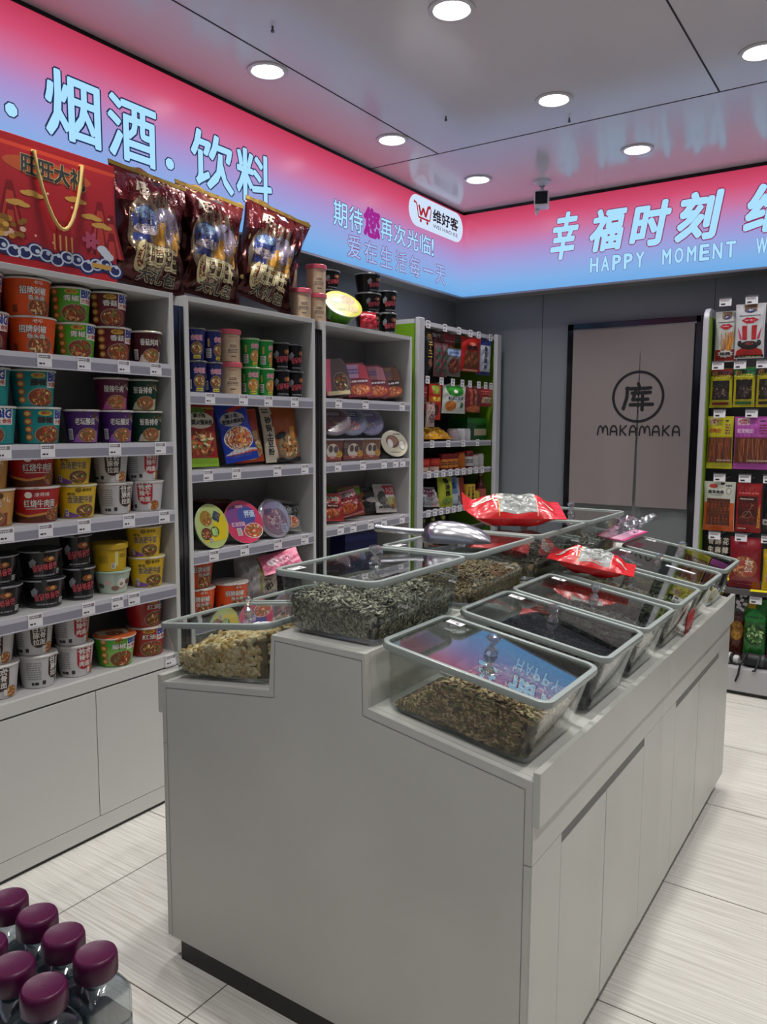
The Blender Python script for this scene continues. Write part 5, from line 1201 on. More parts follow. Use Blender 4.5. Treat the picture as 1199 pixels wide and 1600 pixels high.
hang('green and white biscuit pouch with rounded top, lower hooks of green rack', 4.238, 4.494, 1.58, 1.752, 'BFC4BC', lambda a, w_, h_: (a.ell(0, h_*.82, w_*.36, h_*.2, C('2E8A2A'), 1, 26), a.rect(-w_*.36, h_*.8, w_*.36, h_*.985, C('3A9A2E'), 1), a.rect(-w_*.32, h_*.5, w_*.32, h_*.6, C('1E2A3A'), 2), a.text('蔬菜饼', -w_*.28, h_*.51, w_*.28, h_*.59, C('C8D0D8'), 3, .05), a.food(-w_*.2, h_*.27, w_*.24, h_*.2, 13, 'B86A2A', ('D08A3A', 'A85A22', 'C87A32'), None, 2, 14), a.ell(.065, h_*.3, .02, .02, C('3E6A3A'), 2, 14), a.ell(0, h_*.8, .02, .012, WHT, 2, 12)), -2.42, .034, G7, seed=13)
hang('dark red sausage pack with clear bands, lower hooks of green rack', 4.53, 4.715, 1.592, 1.755, '6E2220', lambda a, w_, h_: (a.rect(-w_*.3, h_*.3, -w_*.12, h_*.95, C('9A4A42'), 1.5), a.rect(.0, h_*.3, w_*.18, h_*.95, C('8A5A48'), 1.5), a.ell(0, h_*.14, w_*.42, h_*.14, C('B8623A'), 2, 22)), -2.42, group=G7, seed=14)
hang('small red pack with cream label by far side panel, lower hooks of green rack', 4.722, 4.885, 1.634, 1.76, '8E1418', lambda a, w_, h_: (a.rect(-w_*.36, h_*.2, w_*.36, h_*.5, C('B8A890'), 2), a.bars(-w_*.3, h_*.25, w_*.3, h_*.42, C('4A2A1E'), 2, 3), a.bars(-w_*.4, h_*.6, w_*.4, h_*.85, C('C86A5A'), 2, 3, 8)), -2.42, group=G7, seed=15)
hang('white photo-printed pack low beside the near post of green rack', 3.985, 4.072, 1.495, 1.64, 'A8908A', art_hang('8A6A6A', ('5A4A4A', 'C8A8A0', '3A2A2A'), None, 16), -2.392, group=G7, seed=16)
# shelf goods of the rack
G8 = 'goods on the shelves of the green rack'
def jar(label, y, z, r, h, col, capc, band=None, x=-2.47, cat='jar', hc=.016, bandtxt=None):
    t_ = thing('jar', label, cat, (x, y, z+.0012), (0, 0, R(60)), G8)
    b = MB(); b.lathe([(r*.85, .003), (r*.95, 0), (r, .004), (r, h*.82), (r*.9, h*.9), (r*.8, h-hc*.9)], C(col, .2), 28, cap0=True)
    if band: b.lathe([(r+.0006, h*.15), (r+.0006, h*.68)], C(band, .4), 28); a = Art().bars(-r*.7, h*.3, r*.7, h*.55, INK, 2, 3); a.stamp(b, lambda u, v, l: ((r+.0008+l)*math.sin(u/r), -(r+.0008+l)*math.cos(u/r), v), .01)
    b.build('jar_body', t_)
    b = MB(); b.lathe([(r*.86, h-hc), (r*.88, h-hc+.002), (r*.88, h-.002), (r*.8, h), (.0005, h)], C(capc, .35), 28); b.build('cap', t_)
    return t_
def bottle(label, y, z, r, h, col, capc, band, x=-2.47):
    t_ = thing('sauce_bottle', label, 'bottle', (x, y, z+.0012), (0, 0, R(60)), G8)
    b = MB(); b.lathe([(r*.85, .003), (r*.95, 0), (r, .004), (r, h*.52), (r*.85, h*.62), (r*.4, h*.74), (r*.36, h*.9)], C(col, .12), 26, cap0=True); b.lathe([(r+.0006, h*.1), (r+.0006, h*.45)], C(band, .4), 26); b.build('bottle_body', t_)
    b = MB(); b.lathe([(r*.42, h*.88), (r*.44, h*.89), (r*.44, h-.002), (.0005, h)], C(capc, .35), 20); b.build('cap', t_)
for i, (y, ro) in enumerate(((4.07, 10), (4.20, -6), (4.33, 4))):
    o = pack(('yellow snack bag lying nearest the post, top shelf of green rack', 'middle yellow snack bag lying on top shelf of green rack', 'yellow snack bag lying next to the white jars, green rack')[i], 'snack bag', 'snack_bag', .12, .15, .042, 'D89A1E', lambda a, w_, h_: (a.ell(0, h_*.5, w_*.3, h_*.25, C('E8C04A'), 1.5, 18), a.bars(-w_*.3, h_*.4, w_*.3, h_*.6, C('C8501E'), 2, 3)), -2.44, y, 1.4062, 84, 62, ro*.3, 'yellow snack bags on the green rack', 40+i, .005, 22, 26)
for i, y in enumerate((4.452, 4.540, 4.624)):
    jar(('pale jar nearest the yellow bags, top shelf of green rack', 'middle pale white jar, top shelf of green rack', 'right pale white jar beside the green carton, green rack')[i], y, 1.4052, .04 if i < 2 else .036, .082, ('B8A8AE', 'C8C6C8', 'C4C4C8')[i], ('A8989E', 'D0D0D2', 'CCCCD0')[i])
box_pack('long dark plum carton at the back of the top shelf, green rack', 'carton', 'carton', .34, .08, .08, '4A2A3A', lambda a, w_, h_: a.bars(-.12, .03, .12, .06, C('A8A0A6'), 1, 3), -2.62, 4.22, 1.4055, 88, group=None)
box_pack('green carton with cream label at the far end of top shelf, green rack', 'carton', 'carton', .25, .155, .16, '1E5E22', lambda a, w_, h_: (a.rect(-.04, .035, .12, .08, C('B8AE92'), 1), a.ell(-.09, .07, .04, .06, C('2E4A3A'), 1, 20), a.rect(-.13, .12, .13, .15, C('2A7A2A'), 1), a.bars(-.02, .088, .10, .108, C('12301A'), 1, 3)), -2.55, 4.803, 1.4055, 86)
for i, (y, x) in enumerate(((4.07, -2.478), (4.20, -2.478))):
    for k in range(2):
        b = MB(); b.lathe([(.048, .002), (.05, 0), (.05, .002), (.048, .004), (.048, .036), (.05, .038), (.05, .04), (.046, .04), (.001, .038)], C('A82A26', .3), 28, cap0=True); b.lathe([(.0485, .008), (.0485, .03)], C(('C8B0A0', 'B83A2A')[k], .4), 28)
        tag(b.build('food_tin', None, (x+.004*k, y+.004*k, 1.2234+.0415*k)), f'{("lower", "upper")[k]} red food tin of the {("nearer", "farther")[i]} pile on the middle shelf, green rack', 'tin', 'red food tins on the green rack')
for i, y in enumerate((4.325, 4.395, 4.465)):
    jar(('left', 'middle', 'right')[i]+' red and gold chilli sauce jar of three, middle shelf of green rack', y, 1.2225, .033, .105, '6E1612', '8E1A16', 'C8762A')
jar('orange pickled jar with red lid, middle shelf of green rack', 4.545, 1.2225, .04, .112, 'A85A1A', '8E2A1A')
jar('jar with bright red lid and white label, middle shelf of green rack', 4.648, 1.2225, .045, .118, '5A1A1A', 'A81A1E', 'B8B4B4')
for i, y in enumerate((4.745, 4.825)):
    jar(('left', 'right')[i]+' white labelled jar of the pair at far end, middle shelf of green rack', y, 1.2225, .035, .095, 'BDB9B9', '9A3A32' if i == 0 else 'A8A8A8')
for i, y in enumerate((4.03, 4.10, 4.185)):
    bottle(('dark green sauce bottle nearest the post, low shelf of green rack', 'second dark green sauce bottle, low shelf of green rack', 'third dark green sauce bottle beside the lime pouch, green rack')[i], y, .985, .034, .20, '1C2A1A', '8A8E86', '2E3E22', -2.56)
pack('lime green seasoning pouch with dark lettering, low shelf of green rack', 'seasoning pouch', 'seasoning_pouch', .145, .19, .04, 'A3AC2A', lambda a, w_, h_: ([a.text(c_, -.02, h_*.78-.04*k, .025, h_*.78-.04*k+.034, BLK, 3, .06) for k, c_ in enumerate('酸汤酱')], a.food(.0, h_*.2, .05, .026, 17, '6A8A3A', ('8AA84A', 'C8B84A', '4A6A2A'), None)), -2.44, 4.325, .986, 80, 6, 0, None, 51)
pack('blue and white pouch beside the lime one, low shelf of green rack', 'seasoning pouch', 'seasoning_pouch', .10, .185, .03, '5A7AA8', lambda a, w_, h_: (a.rect(-w_*.4, .01, w_*.4, h_*.4, C('B8C4D4'), 1), a.text('盐', -.02, h_*.6, .022, h_*.8, C('1E3A7A'), 3, .05)), -2.45, 4.44, .986, 80, 6, 0, None, 52)
box_pack('white and red seasoning carton, low shelf of green rack', 'carton', 'carton', .085, .175, .05, 'B0AAA4', lambda a, w_, h_: (a.poly([(0, 0), (w_/2, 0), (w_/2, h_), (-w_*.2, h_)], C('7E2A22'), 1), a.bars(-.035, .02, -.005, .06, INK, 3, 3)), -2.47, 4.54, .986, 82, 5)
for i, y in enumerate((4.61, 4.668)):
    box_pack(('left', 'right')[i]+' narrow yellow seasoning box of the pair, low shelf of green rack', 'carton', 'seasoning_box', .05, .13, .05, 'C8A43A', lambda a, w_, h_: [a.text(c_, -.012, .10-.024*k, .012, .118-.024*k, BLK, 3, .06) for k, c_ in enumerate('十三香料')], -2.45, y, .986, 80, 0, 0, 'yellow seasoning boxes on the green rack')
jar('round yellow jar in front of the dark bottles, low shelf of green rack', 4.752, .985, .042, .08, 'B8A42A', 'C8B84A', None, -2.467)
for i, y in enumerate((4.72, 4.785)):
    bottle(('left', 'right')[i]+' dark sauce bottle with yellow cap behind the yellow jar, green rack', y, .985, .032, .205, '1E1612', 'A8A04A', '6A5A2A', -2.55)
bottle('dark red sauce bottle with pink label at far end, low shelf of green rack', 4.85, .985, .042, .20, '4A120E', '5A4A42', 'A8524A', -2.468)
pack('white and plum bag slumped over the rail, low shelf of green rack', 'snack bag', 'snack_bag', .26, .13, .07, 'A8A6AA', lambda a, w_, h_: (a.ell(.01, h_*.62, .06, .03, C('5A1A3A'), 1.5, 20), a.poly([(-.12, .0), (-.03, 0), (-.06, .05), (-.12, .06)], C('2A6A7A'), 1), a.poly([(.04, 0), (.12, 0), (.10, .07)], C('C8AAA8'), 1), a.bars(-.04, .03, .04, .05, INK, 2, 3)), -2.45, 4.11, .986, 84, 24, 4, None, 55, .008)
for i, (y, c_, cc) in enumerate(((4.08, '2E2A22', '6A6A32'), (4.20, '3A2A1A', '8A8A3A'), (4.33, '4A5A1E', '9AA03A'))):
    bottle(('dark', 'brown', 'olive green')[i]+' bottle partly hidden on the lowest visible shelf, green rack', y, .745, .036, .19, c_, cc, '7A7A3A', -2.465)

# ------------------------------------------------------------------ snack stand against the back wall at right
SX0, SX1, SY0, SY1 = -1.006, -.18, 4.657, 5.04
t = thing('snack_stand', 'white and green framed snack stand hung with meat packs at right', 'rack', (SX0, SY0, 0)); Mt = Matrix.Translation((-SX0, -SY0, 0))
for s0, s1, inner in ((SX0, SX0+.03, 1), (SX1-.03, SX1, -1)):
    b = MB(); n = 10; L_ = [(SY0, 0), (SY0, 2.165-.075)]+[(SY0+.075-.075*math.cos(PI/2*k/n), 2.09+.075*math.sin(PI/2*k/n)) for k in range(1, n+1)]+[(SY1, 2.165), (SY1, 0)]
    b.loft([[(s0, y, z) for y, z in L_], [(s1, y, z) for y, z in L_]], C('B4B3BA', .3), True, True, True, M=Mt); o = b.build('side_frame', t, bevel=.004)
    xi = s1 if inner > 0 else s0-.004
    b = MB(); b.box((xi, SY0+.02, .155), (xi+.004, SY1-.02, 2.115), C('7E9E20', .35), Mt); b.box((xi+.0005*inner, SY0+.09, .155), (xi+.0045 if inner > 0 else xi-.0005, SY1-.02, 2.11), C('3A3A3E', .5), Mt); b.build('shaded_green_liner', o)  # dark sheet over the green paints in the shadow deeper inside the frame
b = MB(); b.box((SX0+.03, SY1-.02, .155), (SX1-.03, SY1-.008, 2.10), C('37373B', .6), Mt); b.build('back_panel', t)
b = MB(); b.box((SX0+.004, SY0-.002, .022), (SX1-.004, SY1, .155), C('A7A7A8', .35), Mt); b.box((SX0+.02, SY0+.015, 0), (SX1-.02, SY1, .022), BLACKM, Mt); b.build('base', t, bevel=.003)
b = MB(); b.box((SX0+.034, SY0+.02, .572), (SX1-.034, SY1-.02, .60), C('4E4A4C', .5), Mt); b.build('shelf', t)
tagm3 = MB(); tagm3.box((-.031, -.0015, -.021), (.031, 0, .021), PAPER); tagm3.box((-.033, -.004, .019), (.033, .002, .026), C('55555A', .3)); Art().bars(-.026, .003, .02, .014, C('5A565E'), 2, 1).rect(-.022, -.015, .0, -.006, INK, 1).stamp(tagm3, lambda u, v, l: (u, -.0015-l, v)); tagm3 = tagm3.mesh('hook_tag')
for xs_, z in (((-.901, -.768), 2.188), ((-.923, -.81, -.697), 1.844), ((-.902, -.738), 1.579), ((-.885, -.754, -.63), 1.222), ((-.896, -.757, -.623), .892), ((-.664,), .548)):
    for x in xs_:
        h = MB(); h.tube([(x, SY1-.02, z-.012), (x, 4.70, z-.012), (x, 4.692, z)], .003, WIRE, 6, Mt); ho = h.build('hook', t)
        link('price_tag', tagm3, ho, Mt @ Vector((x, 4.688, z)))
GS = 'snack packs hanging on the right stand'
def shang(label, x0, x1, z0, z1, col, art, y=4.722, t_=.026, yawd=0, rolld=0, ln=-2, seed=1, group=GS, rough=.25):
    w_, h_ = x1-x0, z1-z0
    return pack(label, 'snack pack', 'snack_pack', w_, h_, t_, col, art, (x0+x1)/2, y, z0-.0015-w_/2*abs(math.sin(R(rolld)))-t_*.3*abs(math.sin(R(ln))), yawd, ln, rolld, group, seed, .002, 24, 32, rough=rough)
def crest(a, w_, h_):
    a.rect(-w_*.2, h_*.86, w_*.22, h_*.985, C('7A5A42'), 1.5); a.ell(.0, h_*.875, w_*.19, h_*.045, C('1E2A5A'), 2, 20); a.ell(0, h_*.885, w_*.08, h_*.018, C('A8B0C4'), 3, 12)
    a.bars(-w_*.36, h_*.77, w_*.36, h_*.795, INK, 1, 2)
    a.poly([(-w_*.3, h_*.70), (-w_*.1, h_*.75), (0, h_*.735), (w_*.1, h_*.75), (w_*.3, h_*.70), (w_*.1, h_*.64), (-w_*.1, h_*.64)], C('B01E32'), 2); a.bars(-w_*.16, h_*.685, w_*.16, h_*.715, C('E6C8CC'), 1, 3)
def s_white1(a, w_, h_):
    crest(a, w_, h_); rnd = random.Random(3)
    a.rect(-w_/2+.003, .006, w_/2-.003, h_*.24, C('8E1E1A'), 1.2)
    for k in range(34): x = rnd.uniform(-w_*.26, w_*.4); a.line([(x*.6, h_*.22), (x, h_*rnd.uniform(.42, .6))], .0035, C(rnd.choice(('C8862E', 'A8621E', 'D8A24A', '9A5218'))), 1.6+.02*k)
    a.poly([(w_*.0+.045*math.cos(q)*(1 if i % 2 else .7), h_*.16+.024*math.sin(q)*(1 if i % 2 else .7)) for i, q in enumerate(2*PI*k/20 for k in range(20))], C('C8C6C4'), 3); a.text('辣脆', -w_*.02-.026, h_*.13, w_*.0+.026, h_*.19, BLK, 4, .06)
def s_white2(a, w_, h_):
    crest(a, w_, h_); RD = C('A8282C', .4)
    for x0, x1, zt in ((-.036, -.012, .6), (.010, .034, .6)): a.poly([(x0*1.0, h_*.34), (x1*1.0, h_*.34), (x1*1.12, h_*zt), (x0*1.12, h_*zt)], RD, 2)
    for s_ in (-1, 1): a.poly([(s_*.038, h_*.34), (s_*.052, h_*.36), (s_*.062, h_*.58), (s_*.044, h_*.42)], C('B83A5A', .4), 2)
    a.rect(-w_/2+.003, .006, w_/2-.003, h_*.06, C('16100E'), 2); a.poly([(-w_*.46, h_*.06), (w_*.46, h_*.06), (w_*.42, h_*.15), (w_*.2, h_*.2), (-w_*.2, h_*.2), (-w_*.42, h_*.15)], C('A81E1A', .4), 1.4)
    a.ell(0, h_*.24, w_*.32, h_*.08, BLK, 2, 24); a.ell(-w_*.33, h_*.28, .012, .016, BLK, 1.9, 12); a.ell(w_*.33, h_*.28, .012, .016, BLK, 1.9, 12)   # dark bowl with handles
    a.bars(-w_*.4, h_*.022, w_*.4, h_*.045, C('C8B87A'), 1, 2); a.ell(0, h_*.27, w_*.16, h_*.03, C('7A2A22'), 2.5, 18)
shang('white stick-snack pack with red lips and fries, first on top hooks of right stand', -.955, -.836, 1.864, 2.14, 'B4B6B2', s_white1, 4.735, seed=21)
shang('white pack with red lips and red strips rising from a dark bowl, right stand', -.847, -.696, 1.876, 2.168, 'C0C0C2', s_white2, 4.712, seed=22)
shang('plum pack cut by the right frame edge, top hooks of right stand', -.69, -.57, 1.88, 2.16, '3E2A4E', lambda a, w_, h_: a.ell(0, h_*.6, .03, .02, C('8A7AA0'), 1, 14), 4.72, seed=23)
def s_win(top, txt, foot, seed):
    def f(a, w_, h_):
        a.rect(-w_/2, h_*.78, w_/2, h_*.995, C(top), 1.2); a.ell(0, h_*.79, w_*.5, h_*.05, C('B8AE1E'), 1.5, 24); a.ell(-w_*.28, h_*.88, .017, .015, C('8A6A2A'), 2, 16)
        if txt: a.text(txt, -w_*.1, h_*.84, w_*.4, h_*.93, BLK, 3, .05)
        a.rect(-w_*.38, h_*.2, w_*.38, h_*.7, C('18110F'), 2); a.food(0, h_*.4, w_*.34, h_*.17, seed, '1E1412', ('3A2A26', '5A4440', '2A1C1A', '7A6660', '46322A'), None, 2.2, 40)
        a.rect(-w_*.38, h_*.07, w_*.36, h_*.14, C(foot), 2)
    return f
GS2 = 'yellow windowed packs on the right stand'
shang('yellow windowed pack with dark red header, second row of right stand', -.966, -.846, 1.61, 1.825, 'A8A01C', s_win('6E1414', '牛肉', '7A1E14', 24), seed=24, group=GS2)
shang('yellow windowed pack with green header, second row of right stand', -.842, -.731, 1.612, 1.828, 'A8A01C', s_win('0E6A3A', '酱干', '1E6A2A', 25), 4.718, seed=25, group=GS2)
shang('yellow windowed pack with black header, cut by the right frame edge', -.726, -.62, 1.611, 1.828, 'A8981C', s_win('241A18', None, '2A1814', 26), seed=26, group=GS2)
def s_spicy(top, tcol, seed, txt):
    def f(a, w_, h_):
        a.rect(-w_/2, h_*.62, w_/2, h_*.995, C(top), 1.2); a.rect(-w_*.42, h_*.84, -w_*.08, h_*.97, C('B8A8A4'), 1.6); a.ell(-w_*.24, h_*.905, w_*.14, h_*.045, C('8E1A1E'), 2, 22); a.bars(-w_*.33, h_*.89, -w_*.15, h_*.92, C('D8C4C4'), 1, 2)
        a.text(txt, -w_*.42, h_*.69, w_*.04, h_*.77, C(tcol), 3, .05); a.rect(w_*.2, h_*.9, w_*.34, h_*.93, BLK, 2); a.bars(w_*.2, h_*.66, w_*.42, h_*.86, C('6A2A3A'), 4, 2, seed)
        a.rect(-w_/2+.004, h_*.12, w_/2-.004, h_*.6, C('5A2E1C'), 1.5); rnd = random.Random(seed)
        for k in range(26): x = rnd.uniform(-w_*.42, w_*.42); a.line([(x, h_*.13), (x+rnd.uniform(-.01, .01), h_*.58)], .005, C(rnd.choice(('7A3E22', '8E4A28', '4A2416', '96583A'))), 1.8+.01*k)
        a.bars(-w_*.1, h_*.14, w_*.46, h_*.19, C('B8A898'), 1, 3.5, seed); a.rect(-w_/2, .0, w_/2, h_*.1, C(top), 2.5)
    return f
GS3 = 'spicy strip packs on the right stand'
shang('yellow-headed spicy strip pack beside the green stand edge, third row', -.966, -.829, 1.268, 1.562, 'A8A41E', s_spicy('B0A81E', '9A3A1A', 27, '必辣过!'), seed=27, group=GS3)
shang('magenta-headed spicy strip pack, third row of right stand', -.824, -.638, 1.27, 1.56, '9A3A8A', s_spicy('A04496', 'D8B0D4', 28, '就爱辣过!'), 4.716, seed=28, group=GS3)
def s_skewer(a, w_, h_):
    a.rect(-w_/2+.002, 0, w_/2-.002, h_*.58, C('B8501A'), 1); a.rect(-w_*.4, h_*.12, w_*.36, h_*.66, C('4A2212'), 1.6); rnd = random.Random(4)
    for k in range(16): a.line([(-w_*.38, h_*(.15+.03*k)), (w_*.34, h_*(.15+.03*k)+rnd.uniform(-.004, .004))], .0035, C(rnd.choice(('5E2E18', '6E3A20', '3A1A0E'))), 2)
    a.ell(-w_*.2, h_*.91, w_*.14, h_*.04, C('A8281E'), 2, 22); a.text('素羊肉串', -w_*.36, h_*.76, w_*.14, h_*.83, INK, 3, .05); a.bars(-w_*.28, h_*.725, w_*.08, h_*.74, INK, 1, 2); a.ell(w_*.0+.015, h_*.96, .012, .006, BLK, 2, 10); a.ring(w_*.3, h_*.82, .014, .018, .002, INK, 2, 18); a.bars(w_*.2, h_*.9, w_*.4, h_*.95, INK, 1, 2)
shang('white and orange skewer-snack pack with rounded corners, fourth row of stand', -.967, -.80, .915, 1.196, 'B9BBAE', s_skewer, 4.715, seed=29)
def s_redp(a, w_, h_):
    a.rect(-w_/2+.002, 0, w_/2-.002, h_, C('8E1418'), 1); a.poly([(w_*.34, h_*.1), (w_*.46, h_*.1), (w_*.46, h_*.6), (w_*.4, h_*.5)], C('B8862A'), 1.5); a.rect(-w_*.42, h_*.16, w_*.36, h_*.74, C('3A140E'), 2); a.bars(-w_*.4, h_*.77, w_*.4, h_*.84, C('B85A52'), 1, 3); a.bars(-w_*.34, h_*.67, w_*.2, h_*.7, C('D8CEC4'), 1, 3)
    GL = C('9A6A52'); a.line([(-.03, .08), (-.012, .10), (.005, .125), (.02, .15), (.012, .165), (.03, .15)], .003, GL, 3); a.ring(-.005, .10, .024, .02, .0025, GL, 3, 20); a.line([(.01, .12), (.03, .08)], .0025, GL, 3); a.line([(-.045, .075), (-.03, .095)], .0025, GL, 3); a.bars(-w_*.4, h_*.05, -w_*.05, h_*.1, C('D8C4B8'), 1, 3)
shang('red pack with line-drawn bird on dark window, fourth row of right stand', -.796, -.664, .918, 1.192, '8E1418', s_redp, 4.72, seed=30)
shang('black pack cut by the right frame edge, fourth row of right stand', -.658, -.55, .93, 1.19, '101214', lambda a, w_, h_: (a.rect(-w_/2, h_*.14, w_*.4, h_*.26, C('A8A6A8'), 1.5), a.bars(-w_*.4, h_*.16, w_*.3, h_*.24, INK, 1, 3)), 4.722, seed=31)
GS4 = 'larger bags standing on the shelf of the right stand'
shang('dark bag with rows of white characters beside the stand edge, on the stand shelf', -.951, -.822, .6012, .885, '1C1716', lambda a, w_, h_: [a.text(c_, -w_*.38+.04*(k % 3), h_*.83-.05*(k//3), -w_*.38+.04*(k % 3)+.03, h_*.83-.05*(k//3)+.036, C('B8B0A0'), 3, .06) for k, c_ in enumerate('香酥花生麻辣')], 4.74, .04, ln=0, seed=32, group=GS4)
shang('large red bag of peanuts with clear window on the stand shelf', -.818, -.652, .6012, .888, '7E1420', lambda a, w_, h_: (a.food(.0, h_*.42, w_*.44, h_*.24, 33, '8A4A32', ('B87A52', '9A5A3A', 'C89A6A', 'A83A3A', '7A3A2A'), None, 1.5, 70), a.text('花', w_*.02, h_*.46, w_*.26, h_*.56, C('D8CCC4'), 3, .05), a.text('生', w_*.02, h_*.34, w_*.26, h_*.44, C('D8CCC4'), 3, .05), a.bars(-w_*.2, h_*.06, w_*.3, h_*.1, C('B8686A'), 1, 3)), 4.725, .05, ln=0, seed=33, group=GS4)
shang('yellow bag cut by the right frame edge, on the stand shelf', -.645, -.53, .6012, .83, 'B89A1E', lambda a, w_, h_: (a.ell(0, h_*.7, w_*.4, h_*.12, C('C8B83A'), 1.5, 20), a.food(0, h_*.3, w_*.35, h_*.16, 34, 'A8722A')), 4.73, .045, ln=0, seed=34, group=GS4)
b = MB(); b.box((-.05, -.03, 0), (.05, .03, .0016), C('D8C81E', .6)); tag(b.build('paper_slip', None, (-.645, 4.69, .6008), (0, 0, R(6))), 'bright yellow paper slip at the shelf edge of the right stand', 'paper slip')
GS5 = 'bags standing in the base of the right stand'
shang('black and white blotched pack above the brown bag, low in right stand', -.79, -.715, .44, .556, '16161A', lambda a, w_, h_: [a.ell(random.Random(k).uniform(-w_*.4, w_*.4), random.Random(k+9).uniform(.01, h_-.01), .012, .009, C('BDBDC0'), 2+.02*k, 10, k) for k in range(12)], 4.80, .02, seed=35, group=GS5)
shang('brown and gold bag partly behind the island corner, low in right stand', -.815, -.733, .1562, .435, '4A1A14', lambda a, w_, h_: a.food(0, h_*.62, w_*.5, h_*.22, 36, '9A6A22', ('B8862E', 'C89A3A', '7A4A1A'), None, 1.5, 40), 4.83, .04, ln=0, seed=36, group=GS5)
shang('green pea-snack bag with yellow corner tag, low in right stand', -.735, -.615, .1562, .528, '226A28', lambda a, w_, h_: (a.food(0, h_*.46, w_*.5, h_*.17, 37, '1E3A1A', ('4E8A3A', '8AB86A', '2E5A24', 'B8CC9A', '386A2A'), None, 1.5, 80), a.rect(-w_*.34, h_*.86, -w_*.0, h_*.97, C('B8901E'), 2), a.poly([(-w_/2, h_*.72), (0, h_*.88), (w_/2, h_*.72), (w_/2, h_*.66), (-w_/2, h_*.66)], C('1E8A3A'), 1.4), a.bars(-w_*.36, h_*.7, w_*.36, h_*.76, C('12401A'), 1, 3)), 4.80, .05, ln=0, seed=37, group=GS5)
shang('pale bag with blue and red bands cut by the right frame edge, low in stand', -.61, -.50, .1562, .53, 'A8B4B0', lambda a, w_, h_: (a.rect(-w_/2, h_*.5, w_/2, h_*.6, C('3A8AB0'), 1.5), a.rect(-w_/2, h_*.36, w_/2, h_*.5, C('9A3A4A'), 1.5), a.rect(-w_/2, h_*.25, w_/2, h_*.36, C('3A8AB0'), 1.5), a.rect(-w_/2, .0, w_/2, h_*.25, C('8A3A5A'), 1.5)), 4.80, .05, ln=0, seed=38, group=GS5)
# rolled black bundles with straps lying on the base
def bundle(label, x, y, ln_, r, yawd, straps, endc):
    t_ = thing('rolled_bundle', label, 'umbrella', (x, y, .1568), (0, 0, 0), 'rolled bundles on the base of the right stand')
    K = C('131316', .55); T = Matrix.Rotation(R(yawd), 4, 'Z') @ Matrix.Translation((0, ln_, r)) @ Matrix.Rotation(PI/2, 4, 'X')
    b = MB(); b.lathe([(.001, 0), (r*.7, .003), (r*.95, .03), (r, ln_*.3), (r*.92, ln_*.7), (r*.6, ln_*.92), (.014, ln_)], K, 18, T); b.build('folded_fabric', t_)
    b = MB(); b.lathe([(r*.93, ln_*.66), (r*.97, ln_*.67), (r*.86, ln_*.8), (r*.8, ln_*.81)], C(endc, .5), 18, T); b.lathe([(.013, ln_-.002), (.022, ln_+.004), (.023, ln_+.02), (.016, ln_+.03), (.001, ln_+.031)], C(endc, .4), 16, T); b.build('end_band', t_)
    b = MB()
    for dx, l_ in straps: b.tube([(dx, 0, r*1.9), (dx*1.05, -r*.9, r*1.5), (dx*1.2, -.070, r*.6), (dx*1.2-.008, -.080, -l_*.5), (dx*1.2-.02, -.078, -l_)], .006, K, 6)
    b.build('wrist_strap', t_)
bundle('short rolled bundle with white end beside the island corner, on stand base', -.765, 4.722, .08, .034, 76, ((-.05, .05),), 'B4B2B4')
bundle('black folded umbrella-like bundle with hanging strap on the stand base', -.575, 4.722, .15, .04, 84, ((-.12, .075), (-.05, .0)), '3A3A3E')

# ------------------------------------------------------------------ things lying on the island
def set_axes(o, loc, xa, ya, za):
    M_ = Matrix((xa, ya, za)).transposed().to_4x4(); M_.translation = Vector(loc); o.matrix_world = M_
def art_seedbag(a, w_, h_):
    a.rect(-w_*.46, h_*.36, w_*.46, h_*.72, C('8E918E', .25), 1.2); a.food(0, h_*.54, w_*.44, h_*.16, 44, '6E706C', ('A8AAA6', '5A5C58', 'C4C6C2', '3E403C', '8A8C88'), None, 1.6, 70)
    a.rect(-w_*.49, h_*.72, w_*.49, h_*.73, C('D8A8A0'), 2); a.rect(-w_*.49, h_*.35, w_*.49, h_*.36, C('C8A84A'), 2)
    a.text('洽', -w_*.22, h_*.16, w_*.3, h_*.32, C('D8D4CC'), 3, .05, rot=-1.57); a.line([(-w_*.4, h_*.33), (0, h_*.30), (w_*.4, h_*.33)], .004, C('E0DCD6'), 2); a.ell(w_*.1, h_*.84, .014, .02, C('D8C0B8'), 2, 14)
def lying(label, name, w_, h_, t_, seed, curl):
    a = Art(); art_seedbag(a, w_, h_)
    o = bag(name, w_, h_, t_, C('C4151B', .24, 0, 0, .7), a, .03, .005, seed, None, .02, nu=30, nv=44, maxe=.012, lean=(lambda u, v: -curl*max(0, (.055-v)/.055)**1.5))
    tag(o, label, 'seed bag', 'red seed bags with clear windows'); return o
o = lying('upper red bag with clear window lying on a top-step bin lid', 'seed_bag', .215, .345, .085, 3, .035)
yw_ = R(30); c_, s_ = math.cos(yw_), math.sin(yw_)
cx_, cy_ = -1.135, 2.475
TI = R(10); n_ = Vector((s_*math.sin(TI), -c_*math.sin(TI), math.cos(TI))); za_ = Vector((c_, s_, 0)); xa_ = (-n_).cross(za_)
set_axes(o, (cx_-.172*c_, cy_-.172*s_, 1.166+.048), xa_, -n_, za_)     # propped up on the lid knob
o = lying('lower red bag with clear window lying across a right-slope bin lid', 'seed_bag', .18, .275, .07, 5, 0)
Bm = Matrix.LocRotScale(bins[3].location, bins[3].rotation_euler, None)
yw_ = R(14); c_, s_ = math.cos(yw_), math.sin(yw_)
M_ = Bm.to_3x3()
set_axes(o, Bm @ Vector((-.112-.137*c_, -.070-.137*s_, .161+.040)), M_ @ Vector((s_, -c_, 0)), M_ @ Vector((0, 0, -1)), M_ @ Vector((c_, s_, 0)))
